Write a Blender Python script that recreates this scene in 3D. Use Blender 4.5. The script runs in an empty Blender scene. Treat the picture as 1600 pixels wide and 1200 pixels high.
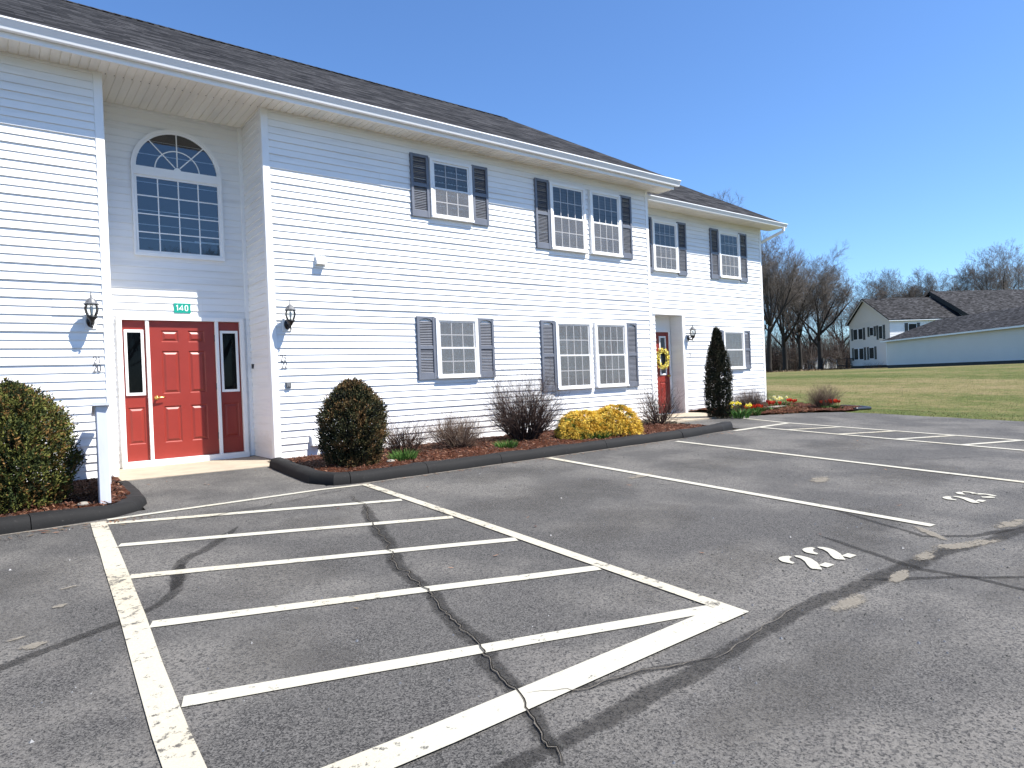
import bpy, math, random
from mathutils import Matrix, Vector, noise
R_ = math.radians
random.seed(7)
scene = bpy.context.scene
col = scene.collection

# ------------------------------------------------------------------ camera
CAM = Vector((0.0, -9.836, 1.020))
fw = Vector((0.618285, 0.785930, -0.006113)); rt = Vector((0.785180, -0.618002, -0.039567)); up = Vector((0.034875, -0.019664, 0.999198))
cd = bpy.data.cameras.new('camera'); cam = bpy.data.objects.new('camera', cd); col.objects.link(cam)
cam.matrix_world = Matrix(((rt.x, up.x, -fw.x, CAM.x), (rt.y, up.y, -fw.y, CAM.y), (rt.z, up.z, -fw.z, CAM.z), (0, 0, 0, 1)))
cd.sensor_width = 36.0; cd.sensor_fit = 'HORIZONTAL'; cd.lens = 23.565
cd.clip_start = 0.05; cd.clip_end = 3000
scene.camera = cam

# ------------------------------------------------------------------ sky, sun, exposure
SUNV = Vector((0.73, -0.947, 1.73)).normalized()
ELEV = math.asin(SUNV.z); AZ = math.atan2(SUNV.x, SUNV.y)
w = bpy.data.worlds.new('World'); scene.world = w; w.use_nodes = True
wn = w.node_tree; bg = wn.nodes['Background']
sk = wn.nodes.new('ShaderNodeTexSky'); sk.sky_type = 'NISHITA'; sk.sun_disc = False
sk.sun_elevation = ELEV; sk.sun_rotation = AZ
sk.altitude = 300; sk.air_density = 1.0; sk.dust_density = 0.35; sk.ozone_density = 2.6
tint = wn.nodes.new('ShaderNodeMix'); tint.data_type = 'RGBA'; tint.blend_type = 'MULTIPLY'; tint.inputs[0].default_value = 1.0; tint.inputs[7].default_value = (.69, .92, 1.19, 1)
wn.links.new(sk.outputs[0], tint.inputs[6]); wn.links.new(tint.outputs[2], bg.inputs[0]); bg.inputs[1].default_value = 0.095
sd = bpy.data.lights.new('sun', 'SUN'); sd.energy = 5.5; sd.angle = R_(0.53); sd.color = (1.0, 0.955, 0.89)
so = bpy.data.objects.new('sun', sd); col.objects.link(so)
so.rotation_euler = SUNV.to_track_quat('Z', 'Y').to_euler(); so.location = SUNV * 60
scene.view_settings.view_transform = 'Standard'; scene.view_settings.look = 'None'
scene.view_settings.exposure = 0.95; scene.view_settings.gamma = 1.0
scene.render.engine = 'CYCLES'

# ------------------------------------------------------------------ materials
def nt(name):
    m = bpy.data.materials.new(name); m.use_nodes = True
    return m, m.node_tree, m.node_tree.nodes['Principled BSDF']
def N(t, typ, **kw):
    n = t.nodes.new(typ)
    for k, v in kw.items(): setattr(n, k, v)
    return n
def ramp(t, src, stops):
    r = N(t, 'ShaderNodeValToRGB'); e = r.color_ramp.elements
    while len(e) < len(stops): e.new(0.5)
    for i, (p, c) in enumerate(stops):
        e[i].position = p; e[i].color = (c[0], c[1], c[2], 1) if not isinstance(c, (int, float)) else (c, c, c, 1)
    t.links.new(src, r.inputs[0]); return r.outputs[0]
def tex(t, scale, detail=4, rough=.55, vec=None, kind='ShaderNodeTexNoise'):
    n = N(t, kind); n.inputs['Scale'].default_value = scale
    if 'Detail' in n.inputs: n.inputs['Detail'].default_value = detail
    if kind == 'ShaderNodeTexNoise': n.inputs['Roughness'].default_value = rough
    if vec is not None: t.links.new(vec, n.inputs['Vector'])
    return n
def coords(t, scale=(1, 1, 1), rot=(0, 0, 0), out='Object'):
    c = N(t, 'ShaderNodeTexCoord'); mp = N(t, 'ShaderNodeMapping')
    mp.inputs['Scale'].default_value = scale; mp.inputs['Rotation'].default_value = rot
    t.links.new(c.outputs[out], mp.inputs[0]); return mp.outputs[0]
def mixc(t, fac, a, b, blend='MIX'):
    m = N(t, 'ShaderNodeMix', data_type='RGBA', blend_type=blend)
    for sock, v in ((m.inputs[0], fac), (m.inputs[6], a), (m.inputs[7], b)):
        if hasattr(v, 'is_output'): t.links.new(v, sock)
        elif isinstance(v, (int, float)): sock.default_value = v
        else: sock.default_value = (v[0], v[1], v[2], 1)
    return m.outputs[2]
def math_(t, op, a, b=0.0):
    m = N(t, 'ShaderNodeMath', operation=op)
    for s, v in ((m.inputs[0], a), (m.inputs[1], b)):
        if hasattr(v, 'is_output'): t.links.new(v, s)
        else: s.default_value = v
    return m.outputs[0]
def bump(t, bs, h, strength, dist=.01):
    b = N(t, 'ShaderNodeBump'); b.inputs['Strength'].default_value = strength; b.inputs['Distance'].default_value = dist
    t.links.new(h, b.inputs['Height']); t.links.new(b.outputs[0], bs.inputs['Normal'])
def plain(name, c, rough=.5, var=.12, scale=6.0, spec=.5, metal=0.0, stretch=(1, 1, 1), bmp=0.0):
    m, t, b = nt(name)
    v = coords(t, stretch); n = tex(t, scale, 5, .6, v)
    lo = [x * (1 - var) for x in c]; hi = [min(x * (1 + var), .95) for x in c]
    t.links.new(ramp(t, n.outputs[0], [(.3, lo), (.7, hi)]), b.inputs['Base Color'])
    b.inputs['Roughness'].default_value = rough; b.inputs['Metallic'].default_value = metal
    b.inputs['Specular IOR Level'].default_value = spec
    if bmp: bump(t, b, tex(t, scale * 6, 4, .6, v).outputs[0], bmp, .004)
    return m

def vinyl(name, c, seams=True):
    m, t, b = nt(name)
    v = coords(t); n1 = tex(t, .55, 4, .6, v); n2 = tex(t, 3.0, 5, .65, coords(t, (.25, .25, 3.0)))
    a = ramp(t, n1.outputs[0], [(.3, [x * .95 for x in c]), (.65, c)])
    d = ramp(t, n2.outputs[0], [(.25, .84), (.5, 1.0)])
    c0 = mixc(t, 1.0, a, d, 'MULTIPLY')
    sx = N(t, 'ShaderNodeSeparateXYZ'); t.links.new(v, sx.inputs[0])     # rain splash low on the wall
    sp = math_(t, 'ADD', sx.outputs[2], math_(t, 'MULTIPLY', tex(t, 4.0, 5, .7, v).outputs[0], -.5))
    t.links.new(mixc(t, ramp(t, sp, [(.0, .28), (.14, 0.0)]), c0, (.50, .44, .37)), b.inputs['Base Color'])
    b.inputs['Roughness'].default_value = .42; b.inputs['Specular IOR Level'].default_value = .35
    bump(t, b, tex(t, 2.2, 3, .5, coords(t, (.6, .6, 3))).outputs[0], .12, .02)
    return m
M = {}
M['vinyl'] = vinyl('vinyl siding', (.83, .83, .82))
M['trim'] = plain('white trim', (.83, .83, .82), .4, .035, 2.0)
M['grille'] = plain('window grille', (.42, .42, .43), .4, .04, 3.0)
M['gutter'] = plain('gutter white', (.80, .81, .82), .35, .05, 1.2, stretch=(.4, 1, 1))
M['soffit'] = plain('soffit vinyl', (.79, .755, .67), .5, .10, 1.6, stretch=(2.5, .3, 1))
M['found'] = plain('dark foundation', (.05, .05, .045), .9, .3, 8)
M['red'] = plain('red door paint', (.235, .026, .017), .38, .07, 3.0, bmp=.05)
M['shutter'] = plain('blue grey shutter paint', (.135, .146, .175), .42, .12, 4.0)
M['black'] = plain('black cast metal', (.012, .012, .013), .35, .2, 30)
M['capgrey'] = plain('weathered lantern cap', (.10, .105, .115), .45, .2, 20)
M['brass'] = plain('polished brass', (.62, .42, .14), .25, .08, 12, metal=1.0)
M['greypost'] = plain('grey painted wood', (.50, .52, .58), .6, .06, 5, stretch=(3, 3, .5), bmp=.1)
M['signgreen'] = plain('green sign', (.0, .27, .20), .4, .04, 6)
M['signwhite'] = plain('sign white', (.85, .86, .85), .4, .03, 6)
M['digit'] = plain('dark numeral', (.06, .06, .065), .5, .1, 20)
M['boxgrey'] = plain('grey outlet plastic', (.14, .145, .15), .5, .08, 20)
M['concrete'] = plain('pale concrete', (.33, .28, .21), .85, .14, 3.0, bmp=.25)
M['curtain'] = plain('pale curtain', (.36, .36, .355), .9, .22, 1.0, stretch=(16, 1, .15))
M['blind'] = plain('grey blind', (.25, .25, .255), .7, .35, 1.0, stretch=(.2, 1, 34))
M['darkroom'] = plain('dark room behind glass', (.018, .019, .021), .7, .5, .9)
M['lace'] = plain('lace curtain', (.40, .40, .40), .9, .3, 3.0, stretch=(4, 1, 1))
M['stone'] = plain('pale stone', (.22, .20, .17), .85, .2, 20)
M['bulb'] = plain('bulb glass', (.8, .8, .78), .2, .02, 5)
M['wicker'] = plain('brown twig ring', (.10, .06, .03), .8, .3, 30)

def glassm(name, refl, tint):
    m, t, b = nt(name); t.nodes.remove(b); o = t.nodes['Material Output']
    tr = N(t, 'ShaderNodeBsdfTransparent'); tr.inputs[0].default_value = (tint[0], tint[1], tint[2], 1)
    gl = N(t, 'ShaderNodeBsdfGlossy'); gl.inputs['Roughness'].default_value = .01
    nb = N(t, 'ShaderNodeBump'); nb.inputs['Strength'].default_value = .02; nb.inputs['Distance'].default_value = .05
    t.links.new(tex(t, 1.3, 2, .5, coords(t)).outputs[0], nb.inputs['Height']); t.links.new(nb.outputs[0], gl.inputs['Normal'])
    lw = N(t, 'ShaderNodeFresnel'); lw.inputs['IOR'].default_value = 1.5
    mx = N(t, 'ShaderNodeMixShader')
    f = math_(t, 'ADD', math_(t, 'MULTIPLY', lw.outputs[0], 1.0), refl)
    t.links.new(f, mx.inputs[0]); t.links.new(tr.outputs[0], mx.inputs[1]); t.links.new(gl.outputs[0], mx.inputs[2])
    t.links.new(mx.outputs[0], o.inputs[0]); return m
M['glass'] = glassm('window glass', .012, (.72, .75, .76))
M['glassdoor'] = glassm('door light glass', -.03, (.5, .5, .5))
M['glassblue'] = glassm('tall window glass', .075, (.7, .75, .78))
M['lampglass'] = glassm('lantern glass', .03, (.93, .94, .92))
def screenm():
    m, t, b = nt('insect screen'); o = t.nodes['Material Output']
    b.inputs['Base Color'].default_value = (.42, .42, .425, 1); b.inputs['Roughness'].default_value = .7
    tr = N(t, 'ShaderNodeBsdfTransparent'); mx = N(t, 'ShaderNodeMixShader')
    n = tex(t, 2.0, 3, .5, coords(t))
    t.links.new(ramp(t, n.outputs[0], [(.3, .20), (.7, .27)]), mx.inputs[0])
    t.links.new(tr.outputs[0], mx.inputs[1]); t.links.new(b.outputs[0], mx.inputs[2]); t.links.new(mx.outputs[0], o.inputs[0]); return m
M['screen'] = screenm()

def shingle(name, slope, base):
    m, t, b = nt(name)
    v = coords(t, (1, 1 / math.cos(math.atan(slope)), 1))
    br = N(t, 'ShaderNodeTexBrick'); t.links.new(v, br.inputs['Vector'])
    br.offset = .5; br.inputs['Scale'].default_value = 1.0
    br.inputs['Brick Width'].default_value = .30; br.inputs['Row Height'].default_value = .142; br.inputs['Mortar Size'].default_value = .006
    br.inputs['Color1'].default_value = (.0, .0, .0, 1); br.inputs['Color2'].default_value = (1, 1, 1, 1); br.inputs['Mortar'].default_value = (.25, .25, .25, 1)  # dark mortar paints in the shadow line at each course edge
    br.inputs['Bias'].default_value = .0
    n = tex(t, 1.0, 5, .7, coords(t, (5.5, 14, 1))); n2 = tex(t, .35, 3, .5, coords(t)); n3 = tex(t, 160, 2, .5, coords(t))
    f = math_(t, 'ADD', math_(t, 'MULTIPLY', br.outputs[0], .62), math_(t, 'MULTIPLY', n.outputs[0], .45))
    c = ramp(t, f, [(.22, [x * .22 for x in base]), (.45, [x * .8 for x in base]), (.68, [x * 1.7 for x in base]), (.92, [x * 3.0 for x in base])])
    c = mixc(t, 1.0, c, ramp(t, n2.outputs[0], [(.3, .8), (.7, 1.1)]), 'MULTIPLY')
    c = mixc(t, 1.0, c, ramp(t, n3.outputs[0], [(.3, .75), (.7, 1.25)]), 'MULTIPLY')
    t.links.new(c, b.inputs['Base Color']); b.inputs['Roughness'].default_value = .95; b.inputs['Specular IOR Level'].default_value = .15
    bump(t, b, f, .9, .012); return m
M['shingle'] = shingle('asphalt shingles', .56, (.0185, .0185, .0195))
M['shinglefar'] = shingle('far shingles', .56, (.024, .024, .026))

def asphalt():
    m, t, b = nt('worn asphalt')
    v = coords(t)
    big = tex(t, .22, 5, .62, v); mid = tex(t, .9, 3, .55, v); fine = tex(t, 130, 3, .65, v); vor = tex(t, 150, vec=v, kind='ShaderNodeTexVoronoi')
    vor2 = tex(t, 95, vec=v, kind='ShaderNodeTexVoronoi')
    c = ramp(t, big.outputs[0], [(.3, (.0275, .0268, .0268)), (.55, (.0315, .0308, .0305)), (.75, (.036, .035, .034))])
    c = mixc(t, 1.0, c, ramp(t, mid.outputs[0], [(.25, .86), (.55, 1.0), (.8, 1.16)]), 'MULTIPLY')
    c = mixc(t, 1.0, c, ramp(t, fine.outputs[0], [(.3, .74), (.5, 1.0), (.7, 1.32)]), 'MULTIPLY')
    # pale and black stone flecks in the binder
    sep = N(t, 'ShaderNodeSeparateColor'); t.links.new(vor.outputs['Color'], sep.inputs[0])
    c = mixc(t, ramp(t, sep.outputs[0], [(.80, 0.0), (.90, .8)]), c, (.125, .120, .113))
    c = mixc(t, ramp(t, sep.outputs[1], [(.84, 0.0), (.92, .4)]), c, (.012, .012, .012))
    sep2 = N(t, 'ShaderNodeSeparateColor'); t.links.new(vor2.outputs['Color'], sep2.inputs[0])
    c = mixc(t, math_(t, 'MULTIPLY', ramp(t, sep2.outputs[0], [(.90, 0.0), (.94, .6)]), ramp(t, mid.outputs[0], [(.45, 0.0), (.6, 1.0)])), c, (.17, .16, .145))
    # dusty, washed-out patches
    du = tex(t, .45, 4, .62, coords(t, (1, 1.4, 1)))
    c = mixc(t, ramp(t, du.outputs[0], [(.50, 0.0), (.78, .36)]), c, (.095, .091, .085))
    t.links.new(c, b.inputs['Base Color']); b.inputs['Roughness'].default_value = .88; b.inputs['Specular IOR Level'].default_value = .25
    h = math_(t, 'ADD', fine.outputs[0], math_(t, 'MULTIPLY', vor.outputs[0], .6))
    bump(t, b, h, .35, .005); return m
M['asphalt'] = asphalt()
def wear(name, c, holes, under, sc=9.0, warm=None):
    m, t, b = nt(name); v = coords(t)
    n = tex(t, sc, 8, .78, v); f = tex(t, 90, 3, .6, v); lg = tex(t, .8, 3, .5, v)
    cc = ramp(t, f.outputs[0], [(.3, [x * .86 for x in c]), (.7, c)])
    if warm: cc = mixc(t, ramp(t, lg.outputs[0], [(.5, 0.0), (.7, .8)]), cc, warm)
    k = math_(t, 'ADD', n.outputs[0], math_(t, 'MULTIPLY', math_(t, 'SUBTRACT', lg.outputs[0], .5), .22))
    cc = mixc(t, ramp(t, k, [(holes, 0.0), (holes + .06, 1.0)]), cc, under)
    t.links.new(cc, b.inputs['Base Color']); b.inputs['Roughness'].default_value = .8; b.inputs['Specular IOR Level'].default_value = .3
    bump(t, b, f.outputs[0], .35, .004); return m
M['paint'] = wear('worn white line paint', (.40, .385, .325), .585, (.062, .06, .055), 17, (.37, .335, .25))
M['paintold'] = wear('old yellowed line paint', (.40, .375, .305), .545, (.075, .07, .062), 15, (.36, .32, .235))
M['seal'] = None
M['kerb'] = wear('black asphalt kerb', (.0080, .0078, .0078), .615, (.045, .043, .040), 42)
M['sandline'] = plain('sand along the kerb', (.13, .115, .095), .9, .5, 40)

def alpha_patch(name, c, lo, hi, sc, amax):
    m, t, b = nt(name); o = t.nodes['Material Output']; v = coords(t)
    n = tex(t, sc, 8 if amax > .5 else 5, .8 if amax > .5 else .6, v); f = tex(t, 70, 3, .6, v)
    uv = N(t, 'ShaderNodeAttribute', attribute_name='edge')
    k = math_(t, 'ADD', math_(t, 'MULTIPLY', n.outputs[0], 1.3), math_(t, 'MULTIPLY', uv.outputs['Fac'], .5))
    k = math_(t, 'MULTIPLY', math_(t, 'ADD', k, math_(t, 'MULTIPLY', f.outputs[0], .35)), .6)
    a = math_(t, 'MULTIPLY', ramp(t, k, [(lo, 0.0), (hi, 1.0)]), amax)
    t.links.new(ramp(t, f.outputs[0], [(.3, [x * .75 for x in c]), (.7, [x * 1.15 for x in c])]), b.inputs['Base Color'])
    b.inputs['Roughness'].default_value = .95; b.inputs['Specular IOR Level'].default_value = .1
    t.links.new(a, b.inputs['Alpha']); return m
M['sand'] = alpha_patch('washed sand', (.185, .168, .14), .66, .74, 5, .85)
M['seal'] = alpha_patch('crack sealer', (.0215, .021, .0208), .44, .74, 16, .42)
M['crackdirt'] = alpha_patch('sandy crack fill', (.125, .113, .096), .56, .68, 22, .85)
M['crack'] = alpha_patch('open crack', (.006, .006, .006), .46, .58, 22, .95)
M['dust'] = alpha_patch('pale dust', (.092, .088, .082), .58, .95, 3, .36)

def mulch():
    m, t, b = nt('bark mulch'); v = coords(t)
    n = tex(t, 55, 5, .75, coords(t, (1, .6, 1))); n2 = tex(t, 2.0, 4, .6, v); vo = tex(t, 38, vec=coords(t, (1, .5, 1)), kind='ShaderNodeTexVoronoi')
    c = ramp(t, n.outputs[0], [(.28, (.016, .007, .005)), (.5, (.075, .024, .011)), (.72, (.15, .055, .025))])
    c = mixc(t, 1.0, c, ramp(t, n2.outputs[0], [(.3, .7), (.7, 1.15)]), 'MULTIPLY')
    t.links.new(c, b.inputs['Base Color']); b.inputs['Roughness'].default_value = .95; b.inputs['Specular IOR Level'].default_value = .15
    bump(t, b, math_(t, 'ADD', n.outputs[0], vo.outputs[0]), 1.0, .03); return m
M['mulch'] = mulch()
M['chip0'] = plain('bark chip brown', (.10, .038, .02), .9, .4, 60)
M['chip1'] = plain('bark chip tan', (.20, .10, .055), .9, .3, 60)
M['chip2'] = plain('bark chip dark', (.03, .014, .009), .9, .3, 60)

def lawn():
    m, t, b = nt('spring lawn'); v = coords(t)
    # mown bands and dead patches
    n = tex(t, .10, 6, .68, coords(t, (1, .42, 1), (0, 0, R_(38)))); n2 = tex(t, 1.6, 6, .7, v); n3 = tex(t, 14, 4, .7, v)
    f = math_(t, 'ADD', math_(t, 'MULTIPLY', n.outputs[0], .7), math_(t, 'MULTIPLY', n2.outputs[0], .3))
    c = ramp(t, f, [(.36, (.055, .080, .020)), (.46, (.085, .100, .030)), (.53, (.150, .135, .058)), (.62, (.215, .170, .092))])
    c = mixc(t, 1.0, c, ramp(t, n3.outputs[0], [(.3, .52), (.7, 1.42)]), 'MULTIPLY')
    c = mixc(t, 1.0, c, ramp(t, tex(t, 45, 3, .7, v).outputs[0], [(.3, .7), (.7, 1.25)]), 'MULTIPLY')
    t.links.new(c, b.inputs['Base Color']); b.inputs['Roughness'].default_value = .95; b.inputs['Specular IOR Level'].default_value = .1
    bump(t, b, n3.outputs[0], .8, .08); return m
M['lawn'] = lawn()
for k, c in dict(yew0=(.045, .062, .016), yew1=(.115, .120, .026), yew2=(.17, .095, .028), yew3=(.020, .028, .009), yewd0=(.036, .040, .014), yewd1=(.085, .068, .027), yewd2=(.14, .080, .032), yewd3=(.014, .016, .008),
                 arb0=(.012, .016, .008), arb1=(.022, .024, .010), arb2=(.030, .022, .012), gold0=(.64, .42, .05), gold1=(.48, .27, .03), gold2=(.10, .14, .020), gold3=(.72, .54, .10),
                 gr0=(.055, .14, .022), gr1=(.035, .095, .020), gr2=(.10, .19, .035), tw0=(.075, .045, .035), tw1=(.13, .085, .06), tw2=(.035, .022, .018), tw3=(.20, .15, .11),
                 bark=(.034, .029, .025), twig=(.112, .097, .085), twigr=(.085, .058, .045), redp=(.62, .035, .018), redp2=(.75, .10, .03), yel=(.75, .58, .03), yel2=(.80, .70, .20), whitep=(.72, .72, .70),
                 blade0=(.11, .125, .04), blade1=(.22, .18, .085), rust=(.16, .055, .02), leaf_litter=(.12, .085, .05)).items():
    M[k] = plain(k + ' foliage', c, .75, .25, 9.0, spec=.25)
M['fardark'] = plain('far dark glass', (.010, .011, .013), .3, .2, 3, spec=.12)
M['farwall'] = plain('far pale siding', (.70, .665, .61), .6, .03, .5)
M['deck'] = plain('dark stained deck', (.022, .018, .016), .8, .3, 4)
M['path'] = plain('pale path', (.34, .30, .24), .9, .15, 1)

# ------------------------------------------------------------------ mesh builder
class MB:
    def __init__(s, T=None): s.v = []; s.f = []; s.m = []; s.T = T
    def add(s, vs, fs, mi=0):
        o = len(s.v)
        if s.T: vs = [s.T(*p) for p in vs]
        s.v.extend([tuple(p) for p in vs]); s.f.extend([tuple(i + o for i in f) for f in fs]); s.m.extend([mi] * len(fs)); return s
    def box(s, x0, x1, y0, y1, z0, z1, mi=0):
        return s.add([(x0, y0, z0), (x1, y0, z0), (x1, y1, z0), (x0, y1, z0), (x0, y0, z1), (x1, y0, z1), (x1, y1, z1), (x0, y1, z1)],
                     [(3, 2, 1, 0), (4, 5, 6, 7), (0, 1, 5, 4), (1, 2, 6, 5), (2, 3, 7, 6), (3, 0, 4, 7)], mi)
    def cbox(s, x0, x1, y0, y1, z0, z1, c=.006, mi=0):
        # box with chamfered front (low y) edges
        return s.prism([(x0, y1), (x0, y0 + c), (x0 + c, y0), (x1 - c, y0), (x1, y0 + c), (x1, y1)], z0, z1, mi)
    def prism(s, pts, z0, z1, mi=0):
        n = len(pts); vs = [(p[0], p[1], z0) for p in pts] + [(p[0], p[1], z1) for p in pts]
        fs = [tuple(range(n - 1, -1, -1)), tuple(range(n, 2 * n))] + [(i, (i + 1) % n, n + (i + 1) % n, n + i) for i in range(n)]
        return s.add(vs, fs, mi)
    def extx(s, prof, x0, x1, mi=0, caps=True):      # profile of (y,z) extruded in x
        n = len(prof); vs = [(x0, p[0], p[1]) for p in prof] + [(x1, p[0], p[1]) for p in prof]
        fs = [(i, (i + 1) % n, n + (i + 1) % n, n + i) for i in range(n)]
        if caps: fs += [tuple(range(n - 1, -1, -1)), tuple(range(n, 2 * n))]
        return s.add(vs, fs, mi)
    def plate(s, pts, y0, y1, mi=0):                 # polygon of (x,z) given thickness in y
        n = len(pts); vs = [(p[0], y0, p[1]) for p in pts] + [(p[0], y1, p[1]) for p in pts]
        fs = [tuple(range(n)), tuple(range(2 * n - 1, n - 1, -1))] + [(i, n + i, n + (i + 1) % n, (i + 1) % n) for i in range(n)]
        return s.add(vs, fs, mi)
    def tube(s, p, q, r0, r1, n=6, mi=0, cap=False):
        p = Vector(p); q = Vector(q); d = q - p
        if d.length < 1e-6: return s
        a = d.orthogonal().normalized(); b = d.normalized().cross(a)
        vs = []
        for c, r in ((p, r0), (q, r1)):
            for k in range(n):
                t = 2 * math.pi * k / n; vs.append(tuple(c + a * (r * math.cos(t)) + b * (r * math.sin(t))))
        fs = [(k, (k + 1) % n, n + (k + 1) % n, n + k) for k in range(n)]
        if cap: fs += [tuple(range(n - 1, -1, -1)), tuple(range(n, 2 * n))]
        return s.add(vs, fs, mi)
    def chain(s, pts, rs, n=6, mi=0):
        vs = []; fs = []; L = len(pts); a = None
        for i in range(L):
            d = (Vector(pts[min(i + 1, L - 1)]) - Vector(pts[max(i - 1, 0)]))
            if d.length < 1e-9: d = Vector((0, 0, 1))
            d.normalize(); a = d.orthogonal() if a is None else a - d * a.dot(d)
            if a.length < 1e-6: a = d.orthogonal()
            a.normalize(); b = d.cross(a)
            for k in range(n):
                t = 2 * math.pi * k / n; vs.append(tuple(Vector(pts[i]) + a * (rs[i] * math.cos(t)) + b * (rs[i] * math.sin(t))))
        for i in range(L - 1):
            fs += [(i * n + k, i * n + (k + 1) % n, (i + 1) * n + (k + 1) % n, (i + 1) * n + k) for k in range(n)]
        fs += [tuple(range(n - 1, -1, -1)), tuple(range((L - 1) * n, L * n))]
        return s.add(vs, fs, mi)
    def lathe(s, prof, c, n=16, mi=0):               # prof (r,z) about a vertical axis through c
        vs = []; fs = []
        for r, z in prof:
            for k in range(n):
                t = 2 * math.pi * k / n; vs.append((c[0] + r * math.cos(t), c[1] + r * math.sin(t), c[2] + z))
        for i in range(len(prof) - 1):
            fs += [(i * n + k, i * n + (k + 1) % n, (i + 1) * n + (k + 1) % n, (i + 1) * n + k) for k in range(n)]
        return s.add(vs, fs, mi)
    def ribbon(s, pts, w, f, mi=0):                  # flat mitred ribbon of (x,y) points, widths w; f(x,y) gives the 3d point
        L = len(pts); ws = w if isinstance(w, (list, tuple)) else [w] * L; vs = []
        for i in range(L):
            a = Vector(pts[max(i - 1, 0)]); b = Vector(pts[i]); c = Vector(pts[min(i + 1, L - 1)])
            d1 = (b - a).normalized() if i > 0 else (c - b).normalized(); d2 = (c - b).normalized() if i < L - 1 else d1
            n1 = Vector((-d1.y, d1.x)); n2 = Vector((-d2.y, d2.x)); m = (n1 + n2)
            m = m.normalized() if m.length > 1e-6 else n1
            h = ws[i] / 2 / max(m.dot(n1), .45)
            vs += [f(*(b + m * h)), f(*(b - m * h))]
        return s.add(vs, [(2 * i, 2 * i + 1, 2 * i + 3, 2 * i + 2) for i in range(L - 1)], mi)
    def build(s, name, mats, parent=None, smooth=False, **props):
        me = bpy.data.meshes.new(name); me.from_pydata(s.v, [], s.f)
        if not isinstance(mats, (list, tuple)): mats = [mats]
        for m in mats: me.materials.append(M[m] if isinstance(m, str) else m)
        if len(mats) > 1: me.polygons.foreach_set('material_index', s.m)
        if smooth: me.polygons.foreach_set('use_smooth', [True] * len(s.f))
        me.validate(); me.update()
        o = bpy.data.objects.new(name, me); col.objects.link(o)
        if parent: o.parent = parent
        for k, v in props.items(): o[k] = v
        return o
def thing(name, label, cat, loc=(0, 0, 0), rz=0.0, group=None):
    o = bpy.data.objects.new(name, None); col.objects.link(o); o.location = loc; o.rotation_euler = (0, 0, rz); o.empty_display_size = .2
    o['label'] = label; o['category'] = cat
    if group: o['group'] = group
    return o
def tag(o, label, cat, group=None):
    o['label'] = label; o['category'] = cat
    if group: o['group'] = group
    return o
def copy_tree(o, parent=None):
    c = o.copy(); col.objects.link(c); c.parent = parent
    for ch in list(o.children): copy_tree(ch, c)
    return c
def sstep(a, b, x):
    t = min(max((x - a) / (b - a), 0.0), 1.0); return t * t * (3 - 2 * t)

# ------------------------------------------------------------------ terrain
def lot(x, y): return .006 + .003 * x + .0401 * y
def ground(x, y):
    yc = max(min(y, 60.0), -40.0); xc = max(min(x, 130), -40)
    base = lot(xc, yc)
    inb = (1 - sstep(17.6, 22, x)) * (1 - sstep(11.5, 18, y))
    if y > -.7: base = base * (1 - inb) + lot(xc, -.7) * inb
    far = sstep(17, 46, x) * sstep(-30, 0, y) * .0 + max(sstep(16.3, 50, x), sstep(12, 40, y)) * (1 if y > -45 else 0)
    tgt = .70 + .12 * noise.noise((x * .03, y * .03, 4.0))
    z = base * (1 - far) + tgt * far
    swale = -.10 * math.exp(-((x - 19) / 3.0) ** 2) * sstep(16.4, 18.5, x) * (1 - sstep(10, 20, y))
    return z + swale - (1 - sstep(15.2, 16.3, x)) * .05
gx = sorted(set([-500, -300, -150, -80, -50, -30] + [-20 + 2 * i for i in range(18)] + [15.2, 15.6, 16.0, 16.4] + [17 + .8 * i for i in range(30)] + [42 + 1.5 * i for i in range(45)] + [112, 125, 150, 200, 300, 500]))
gy = sorted(set([-500, -300, -150, -90, -60, -45, -40] + [-35 + 3 * i for i in range(10)] + [-5 + .8 * i for i in range(50)] + [36 + 2 * i for i in range(20)] + [80, 100, 150, 250, 500] + [-.7]))
g = MB(); g.add([(x, y, ground(x, y)) for y in gy for x in gx], [(j * len(gx) + i, j * len(gx) + i + 1, (j + 1) * len(gx) + i + 1, (j + 1) * len(gx) + i) for j in range(len(gy) - 1) for i in range(len(gx) - 1)])
go = g.build('lawn', 'lawn', smooth=True, kind='structure')
# ------------------------------------------------------------------ paved lot, slabs, kerbs, beds
def lp(h): return lambda x, y: (x, y, lot(x, y) + h)
LOTP = [(-18, -40), (15.72, -40), (15.75, -8), (15.80, -4.6), (15.84, -2.95), (15.70, -2.25), (14.96, -1.70), (14.0, -1.42), (13.30, -1.18), (12.6, -1.02), (11.25, -1.05), (11.1, -2.60), (2.98, -2.60), (3.10, -.72), (1.24, -.60), (1.18, -2.55), (-18, -2.62)]
def resample(P, step):
    out = [P[0]]
    for a, b in zip(P[:-1], P[1:]):
        a = Vector(a); b = Vector(b); n = max(1, int((b - a).length / step))
        out += [tuple(a + (b - a) * (k + 1) / n) for k in range(n)]
    return out
edge = [(p[0] + .05 * noise.noise((p[0] * 2.5, p[1] * 2.5, 6.0)) + .03 * noise.noise((p[0] * 11, p[1] * 11, 2.0)), p[1] + .03 * noise.noise((p[0] * 6, p[1] * 6, 4.0))) for p in resample([(15.72, -18), (15.75, -8), (15.80, -4.6), (15.84, -2.95), (15.70, -2.25), (14.96, -1.70), (14.0, -1.42), (13.30, -1.18)], .12)]     # crumbled edge against the grass
LOTP = LOTP[:2] + edge + LOTP[9:]
a = MB(); a.add([lp(0)(*p) for p in LOTP], [tuple(range(len(LOTP)))]); a.build('parking_lot', 'asphalt', kind='structure')
s = MB(); sz = lot(2, -.7) + .010
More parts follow.
